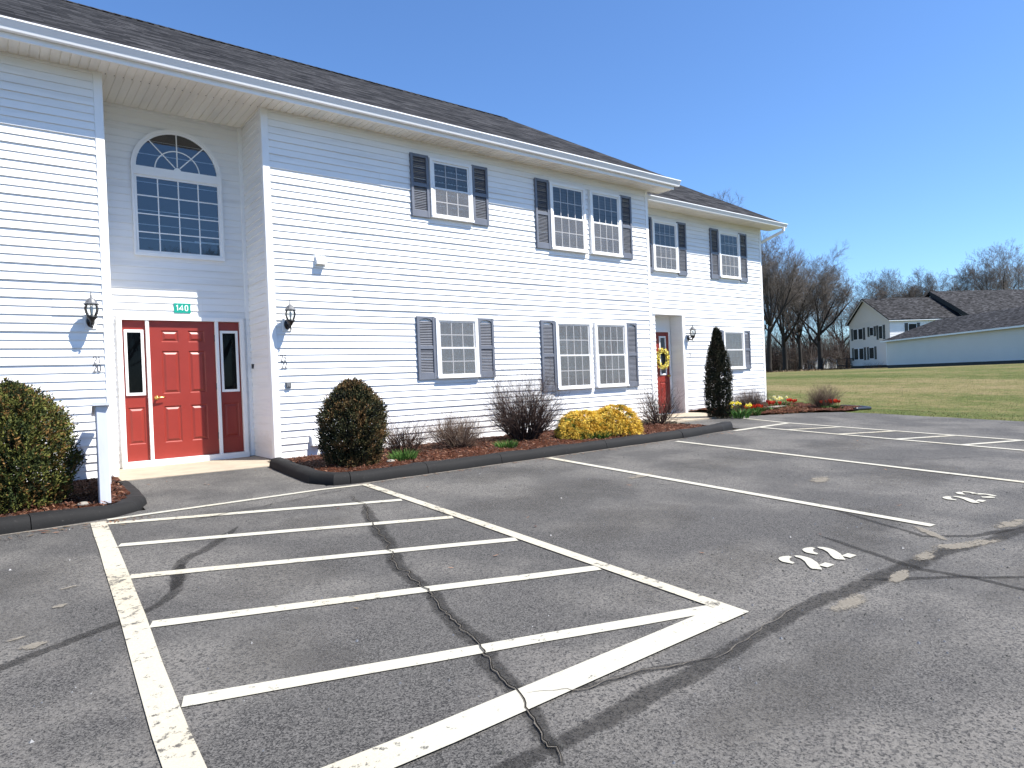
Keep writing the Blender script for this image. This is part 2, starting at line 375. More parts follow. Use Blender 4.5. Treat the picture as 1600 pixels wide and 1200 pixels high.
s.prism([(1.23, -.58), (3.12, -.74), (3.28, -.70), (3.30, .945), (1.29, .945)], sz - .15, sz)
s.build('entry_slab', 'concrete', kind='structure')
s = MB(); s.prism([(11.2, -1.06), (12.6, -1.03), (13.2, -1.16), (14.1, .72), (11.8, .72), (11.2, .0)], lot(12, -.7) - .14, lot(12, -.7) + .014)
s.build('side_entry_slab', 'concrete', kind='structure')

def kerb(pts, wd, hts, joints=()):
    mb = MB(); L = len(pts); rings = []
    for i in range(L):
        p = Vector(pts[i]); d = (Vector(pts[min(i + 1, L - 1)]) - Vector(pts[max(i - 1, 0)])).normalized(); n = Vector((-d.y, d.x)); h = hts[i] if isinstance(hts, list) else hts
        ring = []
        for u, z in ((-.5, -.06), (-.5, .18), (-.46, .62), (-.33, .92), (-.08, 1.0), (.16, .98), (.36, .82), (.5, .4), (.5, -.06)):
            q = p + n * (u * wd); jit = .014 * noise.noise((q.x * 3, q.y * 3, u * 4)) + .008 * noise.noise((q.x * 14, q.y * 14, u * 9))
            ring.append((q.x, q.y, lot(q.x, min(q.y, -.6)) + (z * h if z > 0 else -.06) + jit))
        rings.append(ring)
    R = 9
    for i in range(L - 1):
        A, B = rings[i], rings[i + 1]
        mb.add(A + B, [(k, k + 1, R + k + 1, R + k) for k in range(R - 1)])
    mb.add(rings[0], [tuple(range(R))]); mb.add(rings[-1], [tuple(range(R - 1, -1, -1))])
    return mb
def resample(P, step):
    out = [P[0]]
    for a, b in zip(P[:-1], P[1:]):
        a = Vector(a); b = Vector(b); n = max(1, int((b - a).length / step))
        out += [tuple(a + (b - a) * (k + 1) / n) for k in range(n)]
    return out
def kerb_line(P, wd, h, cuts, taper=False):
    pts = resample(P, .11); n = len(pts)
    parts = []; last = 0
    for c in list(cuts) + [n - 1]:
        seg = pts[last:c + 1]
        if len(seg) > 2:
            e = Vector(seg[-1]) - Vector(seg[-2]); seg = seg[:-1] + [tuple(Vector(seg[-1]) - e * .06)]
            parts.append((seg, last)); last = c
    for seg, st in parts:
        hh = h
        if taper: hh = [h * (1 - .8 * sstep(n - 24, n - 1, st + k)) for k in range(len(seg))]
        kerb(seg, wd, hh).build('kerb', 'kerb', smooth=True, kind='structure')
kerb_line([(-9, -2.66), (.15, -2.66), (.85, -2.60), (1.02, -2.48), (1.13, -2.2), (1.18, -1.5), (1.20, -.68)], .24, .125, [84, 106], True)
kerb_line([(3.06, -.80), (3.02, -1.6), (3.00, -2.30), (3.12, -2.55), (3.4, -2.60), (4.6, -2.62), (6.8, -2.62), (9.2, -2.62), (10.5, -2.50), (11.1, -2.30)], .23, .125, [16, 24, 34, 52, 68])

def bed(poly, f, step=.09):
    # filled grid clipped to a polygon by cell centre, heaped
    xs = [p[0] for p in poly]; ys = [p[1] for p in poly]
    def inside(x, y):
        c = False; j = len(poly) - 1
        for i in range(len(poly)):
            if (poly[i][1] > y) != (poly[j][1] > y) and x < (poly[j][0] - poly[i][0]) * (y - poly[i][1]) / (poly[j][1] - poly[i][1]) + poly[i][0]: c = not c
            j = i
        return c
    idx = {}; vs = []; fs = []
    nx = int((max(xs) - min(xs)) / step) + 1; ny = int((max(ys) - min(ys)) / step) + 1
    def vid(i, j):
        if (i, j) not in idx:
            x = min(xs) + i * step; y = min(ys) + j * step; idx[(i, j)] = len(vs); vs.append((x, y, f(x, y)))
        return idx[(i, j)]
    for i in range(nx):
        for j in range(ny):
            if inside(min(xs) + (i + .5) * step, min(ys) + (j + .5) * step): fs.append((vid(i, j), vid(i + 1, j), vid(i + 1, j + 1), vid(i, j + 1)))
    mb = MB(); mb.add(vs, fs); return mb, inside
def nz(x, y, s): return noise.noise((x * s, y * s, 3.1))
def bedL(x, y): return lot(x, -2.5) + .085 + .03 * sstep(-2.4, -1.6, y) - .045 * sstep(-.5, -.05, y) + .022 * nz(x, y, 3) + .02 * nz(x, y, 9)
def bedR(x, y): return bedL(x, y) - .07 * sstep(10.0, 11.2, x)
def bedB(x, y): return ground(16.3, -2) * 0 + lot(x, min(y, -.4)) + .045 + .03 * nz(x, y, 2.5) + .022 * nz(x, y, 8) - .05 * sstep(16.6, 17.5, x) * 0
PL = [(-9, -2.62), (.8, -2.58), (1.0, -2.4), (1.12, -2.0), (1.2, -.62), (1.2, .03), (-9, .03)]
PR = [(3.08, -.72), (3.05, -2.3), (3.3, -2.56), (9.3, -2.60), (10.5, -2.46), (11.15, -2.2), (11.05, -1.2), (11.0, .03), (3.1, .03), (3.1, -.72)]
PB = [(12.75, -1.0), (13.3, -1.22), (14.0, -1.44), (14.95, -1.72), (15.7, -2.2), (16.1, -2.35), (16.9, -2.35), (17.2, -1.9), (17.0, -1.2), (17.6, -.2), (17.6, .78), (13.95, .78), (13.9, .2)]
chips = MB()
for poly, f, n, rng in ((PL, bedL, 5200, (-1.4, 1.2, -2.6, 0)), (PR, bedR, 8500, (3.0, 11.1, -2.6, 0)), (PB, bedB, 2500, (12.8, 17.3, -2.3, .7))):
    mb, ins = bed(poly, f, .07); mb.build('mulch_bed', 'mulch', smooth=True, kind='structure')
    for k in range(n):
        x = random.uniform(rng[0], rng[1]); y = random.uniform(rng[2], rng[3])
        if not ins(x, y): continue
        L = random.uniform(.012, .05); W = random.uniform(.003, .009); t = random.uniform(0, 6.28); c, s_ = math.cos(t), math.sin(t); z = f(x, y) + .006; tl = random.uniform(-.012, .02)
        q = [(x + c * L / 2 - s_ * W, y + s_ * L / 2 + c * W, z + tl), (x - c * L / 2 - s_ * W, y - s_ * L / 2 + c * W, z), (x - c * L / 2 + s_ * W, y - s_ * L / 2 - c * W, z + .003), (x + c * L / 2 + s_ * W, y + s_ * L / 2 - c * W, z + tl + .003)]
        chips.add(q, [(0, 1, 2, 3)], random.choice((0, 0, 0, 1, 2, 2)))
chips.build('mulch_chips', ['chip0', 'chip1', 'chip2'], kind='stuff', label='shredded brown bark mulch lying over the planting beds', category='mulch')

# ------------------------------------------------------------------ painted lines and numbers
def pline(pts, wdt, h=.0075, m='paint', step=.5):
    P = resample(pts, step); P2 = []
    for i, p in enumerate(P):
        e = 0 if i in (0, len(P) - 1) else .006 * noise.noise((p[0] * 2, p[1] * 2, 9.0)); P2.append((p[0] + e, p[1] + e))
    mb = MB(); mb.ribbon(P2, [wdt * (1 + .07 * noise.noise((p[0] * 3, p[1] * 3, 1.0))) for p in P2], lp(h)); mb.build('parking_line', m, kind='structure')
pline([(.755, -2.84), (.70, -3.9), (.60, -5.6), (.51, -7.0), (.46, -8.3)], .125, .0075, 'paintold')
pline([(.83, -2.79), (1.9, -2.79), (2.84, -2.78), (3.30, -2.84)], .07, .0065)
for p, q in (((.81, -2.95), (3.24, -3.86)), ((.78, -3.84), (3.22, -4.82)), ((.71, -4.77), (3.19, -5.76)), ((.66, -5.77), (3.16, -6.67)), ((.60, -6.78), (3.16, -7.60))):
    pline([p, q], .098, .0055)
pline([(3.34, -2.82), (3.28, -5.0), (3.17, -7.70)], .098, .0075, 'paintold')
pline([(.4, -7.66), (1.3, -7.68), (3.215, -7.67)], .155, .0095)
pline([(6.13, -2.80), (5.92, -7.68)], .10); pline([(8.78, -2.92), (8.55, -7.7)], .10)
pline([(11.50, -2.70), (11.20, -7.7)], .10); pline([(12.93, -1.35), (12.6, -2.7), (12.42, -7.7)], .10)
pline([(10.72, -2.72), (12.58, -2.70)], .11, .0055)
for p, q in (((11.47, -3.30), (12.54, -3.75)), ((11.39, -4.25), (12.5, -4.72)), ((11.33, -5.19), (12.46, -5.65)), ((11.28, -6.13), (12.43, -6.55)), ((11.23, -7.0), (12.40, -7.45))):
    pline([p, q], .095, .0055)
pline([(11.15, -7.7), (12.5, -7.72)], .12, .0095)
def arc(cx, cy, rx, ry, a0, a1, n=10): return [(cx + rx * math.cos(R_(a0 + (a1 - a0) * k / n)), cy + ry * math.sin(R_(a0 + (a1 - a0) * k / n))) for k in range(n + 1)]
S2 = [([(.02, .70)] + arc(.5, .70, .40, .24, 175, 60), [.16, .2, .2, .2, .2, .2, .19, .17, .15, .13, .10, .08]),
      (arc(.50, .70, .40, .26, 35, -25, 5) + [(.66, .40), (.38, .24), (.16, .10), (.12, .06)], [.10, .16, .2, .22, .22, .22, .22, .22, .2, .16]),
      ([(.52, .08), (.96, .08)], [.16, .16])]
S3 = [([(.06, .76)] + arc(.46, .76, .36, .18, 170, 70), [.1, .14, .17, .17, .17, .17, .17, .16, .14, .12, .1, .08]),
      (arc(.50, .74, .34, .20, 55, -75), [.08] + [.16] * 9 + [.1]), (arc(.50, .27, .38, .25, 80, -60), [.1] + [.18] * 9 + [.1]), (arc(.44, .27, .36, .22, 185, 280), [.17] * 9 + [.12, .1])]
def stencil(name, ds, x, y, dx):
    mb = MB()
    for k, D in enumerate(ds):
        for pts, ws in D:
            ww = ws[:len(pts)] + [ws[-1]] * (len(pts) - len(ws))
            mb.ribbon([(p[0], p[1]) for p in pts], [q * 1.3 for q in ww], lambda u, v, k=k: lp(.0075)(x + dx * k + .21 * u + .01 * v, y + .30 * v))
    mb.build(name, 'paint', kind='structure')
stencil('stall_number', [S2, S2], 4.16, -7.645, .315)
stencil('stall_number', [S2, S3], 7.06, -7.64, .33)

def seal(pts, wdt, h=.0025, m='seal', jag=.02, sd=0.0):
    # a strip five points wide whose edge attribute lets the material fray its borders
    thin = m != 'seal'
    P = resample(pts, .03 if thin else .05); fq = 7 if thin else 4
    Q = [(p[0] + jag * noise.noise((p[0] * fq, p[1] * fq, sd)) + (.022 * noise.noise((p[0] * 22, p[1] * 22, sd + 3)) if thin else 0), p[1] + jag * noise.noise((p[0] * fq, p[1] * fq, sd + 5))) for p in P]
    n = len(Q); mb = MB(); vs = []; ed = []
    for i in range(n):
        a = Vector(Q[max(i - 1, 0)]); c = Vector(Q[min(i + 1, n - 1)]); d = (c - a).normalized(); nn = Vector((-d.y, d.x)); b = Vector(Q[i])
        w_ = wdt * (1 + (.7 if thin else .45) * noise.noise((b.x * (12 if thin else 2.2), b.y * (12 if thin else 2.2), sd + 2))) * min(1, .2 + .2 * i, .2 + .2 * (n - 1 - i))
        for u, e in ((-.5, 0), (-.3, .8), (0, 1), (.3, .8), (.5, 0)): q = b + nn * (u * w_); vs.append(lp(h)(q.x, q.y)); ed.append(e)
    mb.add(vs, [(5 * i + k, 5 * i + k + 1, 5 * i + k + 6, 5 * i + k + 5) for i in range(n - 1) for k in range(4)])
    o = mb.build('crack' if thin else 'crack_seal', m, kind='structure'); at = o.data.attributes.new('edge', 'FLOAT', 'POINT')
    if len(at.data) == len(ed): at.data.foreach_set('value', ed)
CR = [(2.92, -3.3), (2.85, -3.83), (2.6, -4.46), (2.38, -5.2), (2.16, -5.74), (2.1, -6.11), (2.05, -6.38), (1.96, -6.63), (1.89, -6.92), (1.88, -7.11), (1.79, -7.27), (1.73, -7.5), (1.7, -7.65), (1.64, -7.79), (1.5, -8.1)]
seal([(x + .01, y) for x, y in CR[1:]], .12)
seal(CR, .012, .0105, 'crackdirt', .045, 1); seal([(x + .003, y) for x, y in CR], .0055, .0115, 'crack', .045, 1)
seal([(-.8, -6.1), (.01, -5.88), (.36, -5.70), (.53, -5.62), (.72, -5.5), (.86, -5.30), (.95, -5.02), (1.02, -4.72), (1.12, -4.55), (1.42, -4.23), (1.66, -3.85)], .085, jag=.03)
seal([(.86, -5.25), (.97, -4.98), (1.04, -4.70)], .13, .0032)
seal([(-.5, -8.0), (1.58, -8.0), (2.51, -7.97), (3.5, -7.90), (4.8, -7.98), (5.23, -8.0), (5.91, -8.13), (7.5, -8.3), (10, -8.4)], .115, .0035)
seal([(2.6, -7.97), (3.5, -7.87)], .006, .0112, 'crackdirt', .03, 2)
seal([(1.72, -7.66), (1.95, -7.76), (2.25, -7.83), (2.6, -7.95)], .05, .0028); seal([(1.72, -7.66), (1.95, -7.76), (2.25, -7.83), (2.6, -7.95)], .006, .0108, 'crackdirt', .05, 3)
seal([(5.0, -7.2), (4.79, -7.78), (4.69, -8.05), (4.75, -8.32), (4.7, -8.9)], .06); seal([(5.9, -6.9), (5.65, -7.51), (5.54, -7.74), (5.82, -7.99), (6.4, -8.16)], .06, .003)
seal([(4.2, -7.9), (4.62, -8.2), (5.2, -8.7), (5.6, -9.4)], .05, .003)
seal([(3.1, -2.95), (2.1, -3.2), (1.4, -3.35)], .010, .0106, 'crack', .04, 4)
seal([(8.9, -5.6), (9.3, -6.2), (10.2, -6.7)], .008, .003, 'crack', .05, 5)
def patch(cx, cy, rx, ry, rot, h, m='sand', name='sand_patch'):
    mb = MB(); n = 28; rings = [(0, 1.0), (.35, .95), (.65, .7), (.85, .4), (1.0, 0.0)]; vs = []; ed = []
    for r, e in rings:
        for k in range(n):
            t = 6.2832 * k / n; q = r * (1 + .35 * noise.noise((math.cos(t) * 1.3 + cx, math.sin(t) * 1.3 + cy, 1.7))); x = q * rx * math.cos(t); y = q * ry * math.sin(t); c, s_ = math.cos(rot), math.sin(rot)
            vs.append(lp(h)(cx + c * x - s_ * y, cy + s_ * x + c * y)); ed.append(e)
    mb.add(vs, [(i * n + k, i * n + (k + 1) % n, (i + 1) * n + (k + 1) % n, (i + 1) * n + k) for i in range(4) for k in range(n)])
    o = mb.build(name, m, kind='structure'); at = o.data.attributes.new('edge', 'FLOAT', 'POINT')
    if len(at.data) == len(ed): at.data.foreach_set('value', ed)
    return o
hh = .0042
for cx, cy, rx, ry, rot in ((3.75, -8.04, .26, .07, .0), (5.05, -7.96, .22, .07, .1), (5.55, -8.05, .42, .09, -.35), (6.45, -8.06, .32, .09, -.1), (5.7, -7.72, .26, .06, .9), (.14, -5.68, .08, .05, .2), (.09, -5.52, .07, .03, .2), (.30, -5.1, .05, .04, .5), (.38, -4.75, .07, .03, .3), (5.95, -4.6, .35, .10, .1), (7.2, -6.1, .25, .12, .3), (4.45, -8.02, .22, .05, .1)):
    patch(cx, cy, rx, ry, rot, hh); hh += .00012
hh = .0014
for cx, cy, rx, ry, rot in ((4.6, -4.6, 1.2, .8, .2), (5.0, -3.4, 1.0, .5, 0), (3.6, -7.2, .9, .4, .1), (2.6, -8.35, .9, .22, .0), (5.6, -7.3, .8, .35, .4), (7.4, -4.6, 1.0, .5, .1), (8.2, -6.6, 1.4, .5, .1), (1.5, -5.4, .7, .5, .4), (0.1, -4.4, .6, .5, .1), (-.1, -5.3, .6, .4, .1), (2.2, -4.1, .6, .3, .3), (5.3, -8.7, 1.2, .35, .1), (10.2, -5.0, 1.4, .6, .1), (4.2, -5.9, 1.1, .5, .2), (1.1, -6.6, .4, .5, .2)):
    patch(cx, cy, rx, ry, rot, hh, 'dust', 'dusty_asphalt'); hh += .00006
# sand line washed against the kerb and loose grit
for x0, x1, y in ((-3, 1.1, -2.80), (3.2, 9.2, -2.765), (9.2, 11.0, -2.66)):
    mb = MB(); P = resample([(x0, y), (x1, y)], .08); mb.ribbon(P, [.05 * (1 + .9 * noise.noise((p[0] * 3, 0, 2.0))) for p in P], lp(.0034)); mb.build('sand_strip', 'sandline', kind='structure')
gr = MB()
for k in range(1500):
    x = random.uniform(-1, 9) if k % 3 else random.uniform(2.5, 7); y = -2.7 - 6.4 * random.random() ** .8 if k % 3 else random.uniform(-8.9, -6.8)
    r = random.choice((.003, .004, .005, .007, .010 if random.random() < .35 else .004)); z = lot(x, y); t = random.random() * 3
    c, s_ = math.cos(t) * r, math.sin(t) * r
    gr.add([(x + c, y + s_, z), (x - s_, y + c, z), (x - c * 1.3, y - s_ * 1.3, z), (x + s_, y - c, z), (x + r * .2, y, z + r * 1.1)], [(0, 1, 4), (1, 2, 4), (2, 3, 4), (3, 0, 4)], random.choice((0, 0, 1)))
gr.build('loose_grit', ['found', 'capgrey'], kind='stuff', label='loose grit scattered over the asphalt parking lot', category='grit')

ll = MB(); random.seed(31)
for k in range(520):
    if k % 3 == 0: x = random.uniform(3.2, 11.0); y = -2.78 - abs(random.gauss(0, .10))
    elif k % 3 == 1: x = random.uniform(-1.5, 1.2); y = -2.84 - abs(random.gauss(0, .12))
    else: x = random.uniform(1.4, 15.5); y = random.uniform(-7.5, -2.8) if random.random() < .35 else random.uniform(-1.6, -.9)
    if y > -2.55 and not (1.4 < x < 2.9 or 11.3 < x < 13): continue
    z = lot(x, y) + .006; a_ = random.uniform(0, 6.28); L = random.uniform(.012, .035); wd_ = L * random.uniform(.15, .4); c, s_ = math.cos(a_), math.sin(a_)
    ll.add([(x + c * L, y + s_ * L, z + random.uniform(0, .012)), (x - s_ * wd_, y + c * wd_, z + .002), (x - c * L, y - s_ * L, z), (x + s_ * wd_, y - c * wd_, z + .004)], [(0, 1, 2, 3)], random.randrange(3))
ll.build('leaf_bits', ['chip0', 'chip1', 'leaf_litter'], kind='stuff', label='dry leaf bits and bark blown along the kerb', category='leaves')
# ------------------------------------------------------------------ apartment building
W = 5.13; EX = .1016
bld = thing('apartment_building', 'long two-storey white vinyl-sided apartment building with grey shingle roof and red doors', 'building')
def siding(mb, x0, x1, y, z0, z1, mi=0, phase=0):
    # double-four vinyl courses facing -y, alternating butt depth; long runs are lapped panels that sit a hair differently
    k = int(math.floor((z0 + 1e-6) / EX)); rg = random.Random(int(x0 * 131 + y * 57 + z0 * 17) & 0xffff); cuts = []
    while k * EX < z1 - 1e-6:
        if k % 2 == 0 or not cuts:
            cuts = [x0]; x = x0 + rg.uniform(.6, 3.7)
            while x < x1 - .4: cuts.append(x); x += rg.uniform(2.6, 3.75)
            cuts.append(x1); tl = [rg.uniform(-.0012, .0012) for _ in cuts]
        a = max(k * EX, z0); b = min((k + 1) * EX, z1); e = .0165 if k % 2 == 0 else .0125
        for i in range(len(cuts) - 1):
            o = .0016 * (i % 2) + tl[i]; xa, xb = cuts[i], cuts[i + 1]; e2 = e + o
            ea = e2 * (1 - (a - k * EX) / EX) + .0016 + .0016 * (i % 2); eb = e2 * (1 - (b - k * EX) / EX) + .0016 + .0016 * (i % 2)
            if b - a > .004:
                mb.add([(xa, y + .004, a), (xb, y + .004, a), (xb, y - ea, a), (xa, y - ea, a), (xb, y - eb, b), (xa, y - eb, b)], [(0, 1, 2, 3), (3, 2, 4, 5)], mi)
                if i % 2: mb.add([(xa, y, a), (xa, y - ea, a), (xa, y - eb, b), (xa, y, b), (xb, y, a), (xb, y - ea, a), (xb, y - eb, b), (xb, y, b)], [(0, 1, 2, 3), (7, 6, 5, 4)], mi)
        k += 1
    return mb
def lines_x(xr, z):  # small vertical lap seams of the vinyl panels
    return None
m = MB(); siding(m, -8, 1.21, 0, .0, W); m.build('wall', 'vinyl', bld)
m = MB(); siding(m, 3.385, 11.69, 0, .0, W); m.build('wall', 'vinyl', bld)
Yr = .947
m = MB(); siding(m, 1.29, 3.27, Yr, 2.137, W); siding(m, 3.195, 3.27, Yr, .0, 2.137); siding(m, 1.29, 1.475, Yr, .0, 2.137); m.build('wall', 'vinyl', bld)
TS = lambda x, y, z: (3.30 + y, Yr - x, z)            # side wall of the recess, facing -x
m = MB(TS); siding(m, .03, Yr - .075, 0, .0, W); m.build('wall', 'vinyl', bld)
TL = lambda x, y, z: (1.29 - y, x, z)
m = MB(TL); siding(m, .08, Yr - .03, 0, .0, W); m.build('wall', 'vinyl', bld)
TE = lambda x, y, z: (11.76 - y, x, z)                # gable end of the long block, facing +x
m = MB(TE); siding(m, .08, 11.0, 0, .0, W); m.add([(0, -.002, W), (11.1, -.002, W), (5.55, -.002, 8.55)], [(0, 1, 2)]); m.build('wall', 'vinyl', bld)
YB = .75
m = MB(); siding(m, 11.77, 12.80, YB, .0, 2.47); siding(m, 11.77, 13.925, YB, 2.47, 5.05); siding(m, 13.925, 17.45, YB, .0, 5.05); m.build('wall', 'vinyl', bld)
TB = lambda x, y, z: (17.53 - y, YB + x, z)
m = MB(TB); siding(m, .08, 9.6, 0, .0, 5.05); m.add([(-.0, -.002, 5.05), (9.6, -.002, 5.05), (4.8, -.002, 7.75)], [(0, 1, 2)]); m.build('wall', 'vinyl', bld)
m = MB(); m.add([(-8, 11, -.1), (11.76, 11, -.1), (11.76, 11, W), (-8, 11, W)], [(0, 1, 2, 3)]); m.add([(11.76, 10.35, -.1), (17.53, 10.35, -.1), (17.53, 10.35, 5.05), (11.76, 10.35, 5.05)], [(0, 1, 2, 3)])
m.add([(-8, 0, -.1), (-8, 11, -.1), (-8, 11, W), (-8, 0, W)], [(0, 1, 2, 3)]); m.build('wall', 'vinyl', bld)
m = MB(); m.box(-8, 1.27, .02, .3, -.4, .0); m.box(3.32, 11.74, .02, .3, -.4, .0); m.box(11.8, 17.5, YB + .02, YB + .3, -.4, .0); m.box(3.32, 3.6, .3, .92, -.4, 0); m.box(17.2, 17.5, YB + .3, 10, -.4, 0); m.build('foundation', 'found', bld)
# corner posts and J-channels
def post(x0, x1, y0, y1, z0, z1):
    m = MB(); m.cbox(x0, x1, y0, y1, z0, z1, .006); m.build('corner_trim', 'trim', bld)
post(1.205, 1.308, -.022, .075, -.005, W); post(3.28, 3.385, -.022, .075, .0, W); post(11.69, 11.782, -.022, .08, .0, W); post(17.45, 17.552, YB - .022, YB + .08, .0, 5.05)
post(3.235, 3.30, Yr - .03, Yr + .02, .0, W - .02)

# entry door unit -------------------------------------------------
yf = Yr - .055
m = MB(); m.cbox(1.475, 1.54, yf, Yr + .06, .075, 2.082, .004); m.cbox(3.135, 3.195, yf, Yr + .06, .075, 2.082, .004); m.cbox(1.475, 3.195, yf, Yr + .06, 2.082, 2.137, .004); m.cbox(1.475, 3.195, yf - .03, Yr + .06, -.028, .075, .006)
m.cbox(1.838, 1.882, yf + .012, Yr + .06, .0751, 2.0819, .004); m.cbox(2.775, 2.822, yf + .012, Yr + .06, .0751, 2.0819, .004)
fr = m.build('door_frame', 'trim', bld)
def panelled(x0, x1, z0, z1, y, panels, holes=()):
    """a door face at y with raised panels: (x0,x1,z0,z1)"""
    m = MB(); xs = sorted({x0, x1, *[p[0] for p in panels], *[p[1] for p in panels], *[h[0] for h in holes], *[h[1] for h in holes]}); zs = sorted({z0, z1, *[p[2] for p in panels], *[p[3] for p in panels], *[h[2] for h in holes], *[h[3] for h in holes]})
    for i in range(len(xs) - 1):
        for j in range(len(zs) - 1):
            cx = (xs[i] + xs[i + 1]) / 2; cz = (zs[j] + zs[j + 1]) / 2
            if any(p[0] < cx < p[1] and p[2] < cz < p[3] for p in list(panels) + list(holes)): continue
            m.add([(xs[i], y, zs[j]), (xs[i + 1], y, zs[j]), (xs[i + 1], y, zs[j + 1]), (xs[i], y, zs[j + 1])], [(0, 1, 2, 3)])
    for a, b, c, d in panels:
        R = [(0, 0), (.012, .011), (.024, .011), (.05, -.002)]; vs = []
        for q, dy in R: vs += [(a + q, y + dy, c + q), (b - q, y + dy, c + q), (b - q, y + dy, d - q), (a + q, y + dy, d - q)]
        fs = [(4 * r + k, 4 * r + (k + 1) % 4, 4 * r + 4 + (k + 1) % 4, 4 * r + 4 + k) for r in range(3) for k in range(4)] + [(12, 13, 14, 15)]
        m.add(vs, fs)
    m.box(x0, x1, y + .015, y + .045, z0, z1)
    return m
yd = Yr + .0
def six(x0, z0):
    p = []
    for a, b in ((x0 + .155, x0 + .385), (x0 + .515, x0 + .745)):
        p += [(a, b, z0 + .235, z0 + .765), (a, b, z0 + .945, z0 + 1.565), (a, b, z0 + 1.695, z0 + 1.865)]
    return p
door = panelled(1.885, 2.772, .078, 2.078, yd, six(1.885, .075)).build('entry_door', 'red', bld, label='six-panel red entry door with brass lever')
m = MB(); m.lathe([(.0, .0), (.032, .0), (.032, .006), (.014, .012), (.012, .045), (.02, .05), (.02, .06), (0, .062)], (0, 0, 0), 14)
m.T = None
hv = [(1.948 + v[0], yd - v[2], .965 + v[1]) for v in m.v]; hm = MB(); hm.add(hv, m.f); hm.chain([(1.948, yd - .052, .965), (1.985, yd - .055, .966), (2.03, yd - .052, .968), (2.058, yd - .045, .965)], [.011, .010, .008, .006], 8)
hm.build('door_handle', 'brass', door, smooth=True)
for z in (.3, 1.05, 1.78): m = MB(); m.box(2.766, 2.776, yd - .012, yd - .002, z, z + .1); m.build('hinge', 'capgrey', door)
for x0, x1 in ((1.541, 1.837), (2.823, 3.134)):
    gl = (x0 + .045, x1 - .045, 1.04, 1.915)
    sl = panelled(x0, x1, .078, 2.078, yd + .004, [(x0 + .04, x1 - .045, .315, .84)], [gl]).build('sidelight', 'red', bld)
    m = MB(); q = .036
    for a, b, c, d in ((gl[0] - .02, gl[1] + .02, gl[2] - .03, gl[2] + .008), (gl[0] - .02, gl[1] + .02, gl[3] - .008, gl[3] + .03), (gl[0] - .02, gl[0] + .016, gl[2] + .008, gl[3] - .008), (gl[1] - .016, gl[1] + .02, gl[2] + .008, gl[3] - .008)): m.cbox(a, b, yd - .016, yd + .010, c, d, .004)
    m.build('lite_frame', 'trim', sl)
    m = MB(); m.add([(gl[0] + .014, yd - .002, gl[2]), (gl[1] - .014, yd - .002, gl[2]), (gl[1] - .014, yd - .002, gl[3]), (gl[0] + .014, yd - .002, gl[3])], [(0, 1, 2, 3)]); m.build('pane', 'glassdoor', sl)
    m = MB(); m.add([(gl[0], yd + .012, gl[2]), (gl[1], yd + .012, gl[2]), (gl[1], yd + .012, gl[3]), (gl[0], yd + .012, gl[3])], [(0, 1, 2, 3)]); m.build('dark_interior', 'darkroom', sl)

# arched window ----------------------------------------------------
def ring_arch(cx, cz, r0, r1, y0, y1, m, n=28):
    vs = []
    for k in range(n + 1):
        t = math.pi * k / n; c, s_ = math.cos(t), math.sin(t)
        vs += [(cx + r0 * c, y0, cz + r0 * s_), (cx + r1 * c, y0, cz + r1 * s_), (cx + r1 * c, y1, cz + r1 * s_), (cx + r0 * c, y1, cz + r0 * s_)]
    fs = [(4 * k + j, 4 * k + (j + 1) % 4, 4 * k + 4 + (j + 1) % 4, 4 * k + 4 + j) for k in range(n) for j in range(4)]
    m.add(vs, fs + [(0, 1, 2, 3), (4 * n + 3, 4 * n + 2, 4 * n + 1, 4 * n)])
ax, az = 2.348, 4.275; AW = .612
m = MB(); y0 = Yr - .05; y1 = Yr + .02
m.cbox(ax - AW, ax - .575, y0, y1, 3.05, 4.165, .006); m.cbox(ax + .575, ax + AW, y0, y1, 3.05, 4.165, .006); m.cbox(ax - AW, ax + AW, y0 - .008, y1, 3.005, 3.05, .006); m.cbox(ax - AW, ax + AW, y0 - .004, y1, 4.165, 4.222, .006)
for a, b, c, d in ((ax - .575, ax - .545, 3.0505, 4.1645), (ax + .545, ax + .575, 3.0505, 4.1645)): m.box(a, b, y0 + .016, y1, c, d)
m.box(ax - .5449, ax + .5449, y0 + .018, y1, 3.0505, 3.085); m.box(ax - .5449, ax + .5449, y0 + .018, y1, 4.135, 4.1645)
ring_arch(ax, az, .575, .612, y0, y1, m); ring_arch(ax, az, .545, .5749, y0 + .016, y1, m); m.cbox(ax - AW, ax + AW, y0 + .002, y1, 4.2225, 4.29, .006)
aw = m.build('window', 'trim', bld, label='tall arched window with sunburst grille over the entry door')
m = MB(); yg = Yr - .022
m.add([(ax - .546, yg, 3.08), (ax + .546, yg, 3.08), (ax + .546, yg, 4.14), (ax - .546, yg, 4.14)], [(0, 1, 2, 3)]); m.build('pane', 'glassblue', aw)
m = MB(); n = 24; vs = [(ax + .546 * math.cos(math.pi * k / n), yg, az + .546 * math.sin(math.pi * k / n)) for k in range(n + 1)]; m.add(vs, [tuple(range(n + 1))]); m.build('pane', 'glassblue', aw)
m = MB(); y0g = yg - .004
for k in (1, 2, 3): x = ax - .545 + 1.09 * k / 4; m.box(x - .008, x + .008, y0g, y0g + .003, 3.085, 4.135)
for k in (1, 2, 3): z = 3.085 + 1.05 * k / 4; m.box(ax - .545, ax + .545, y0g - .0012, y0g + .0015, z - .008, z + .008)
ring_arch(ax, az, .292, .308, y0g, y0g + .003, m)
for d in (48, 90, 132):
    c, s_ = math.cos(R_(d)), math.sin(R_(d)); m.plate([(ax + .05 * c + .008 * s_, az + .02 + .05 * s_ - .008 * c), (ax + .545 * c + .008 * s_, az + .545 * s_ - .008 * c), (ax + .545 * c - .008 * s_, az + .545 * s_ + .008 * c), (ax + .05 * c - .008 * s_, az + .02 + .05 * s_ + .008 * c)], y0g - .0012, y0g + .0016)
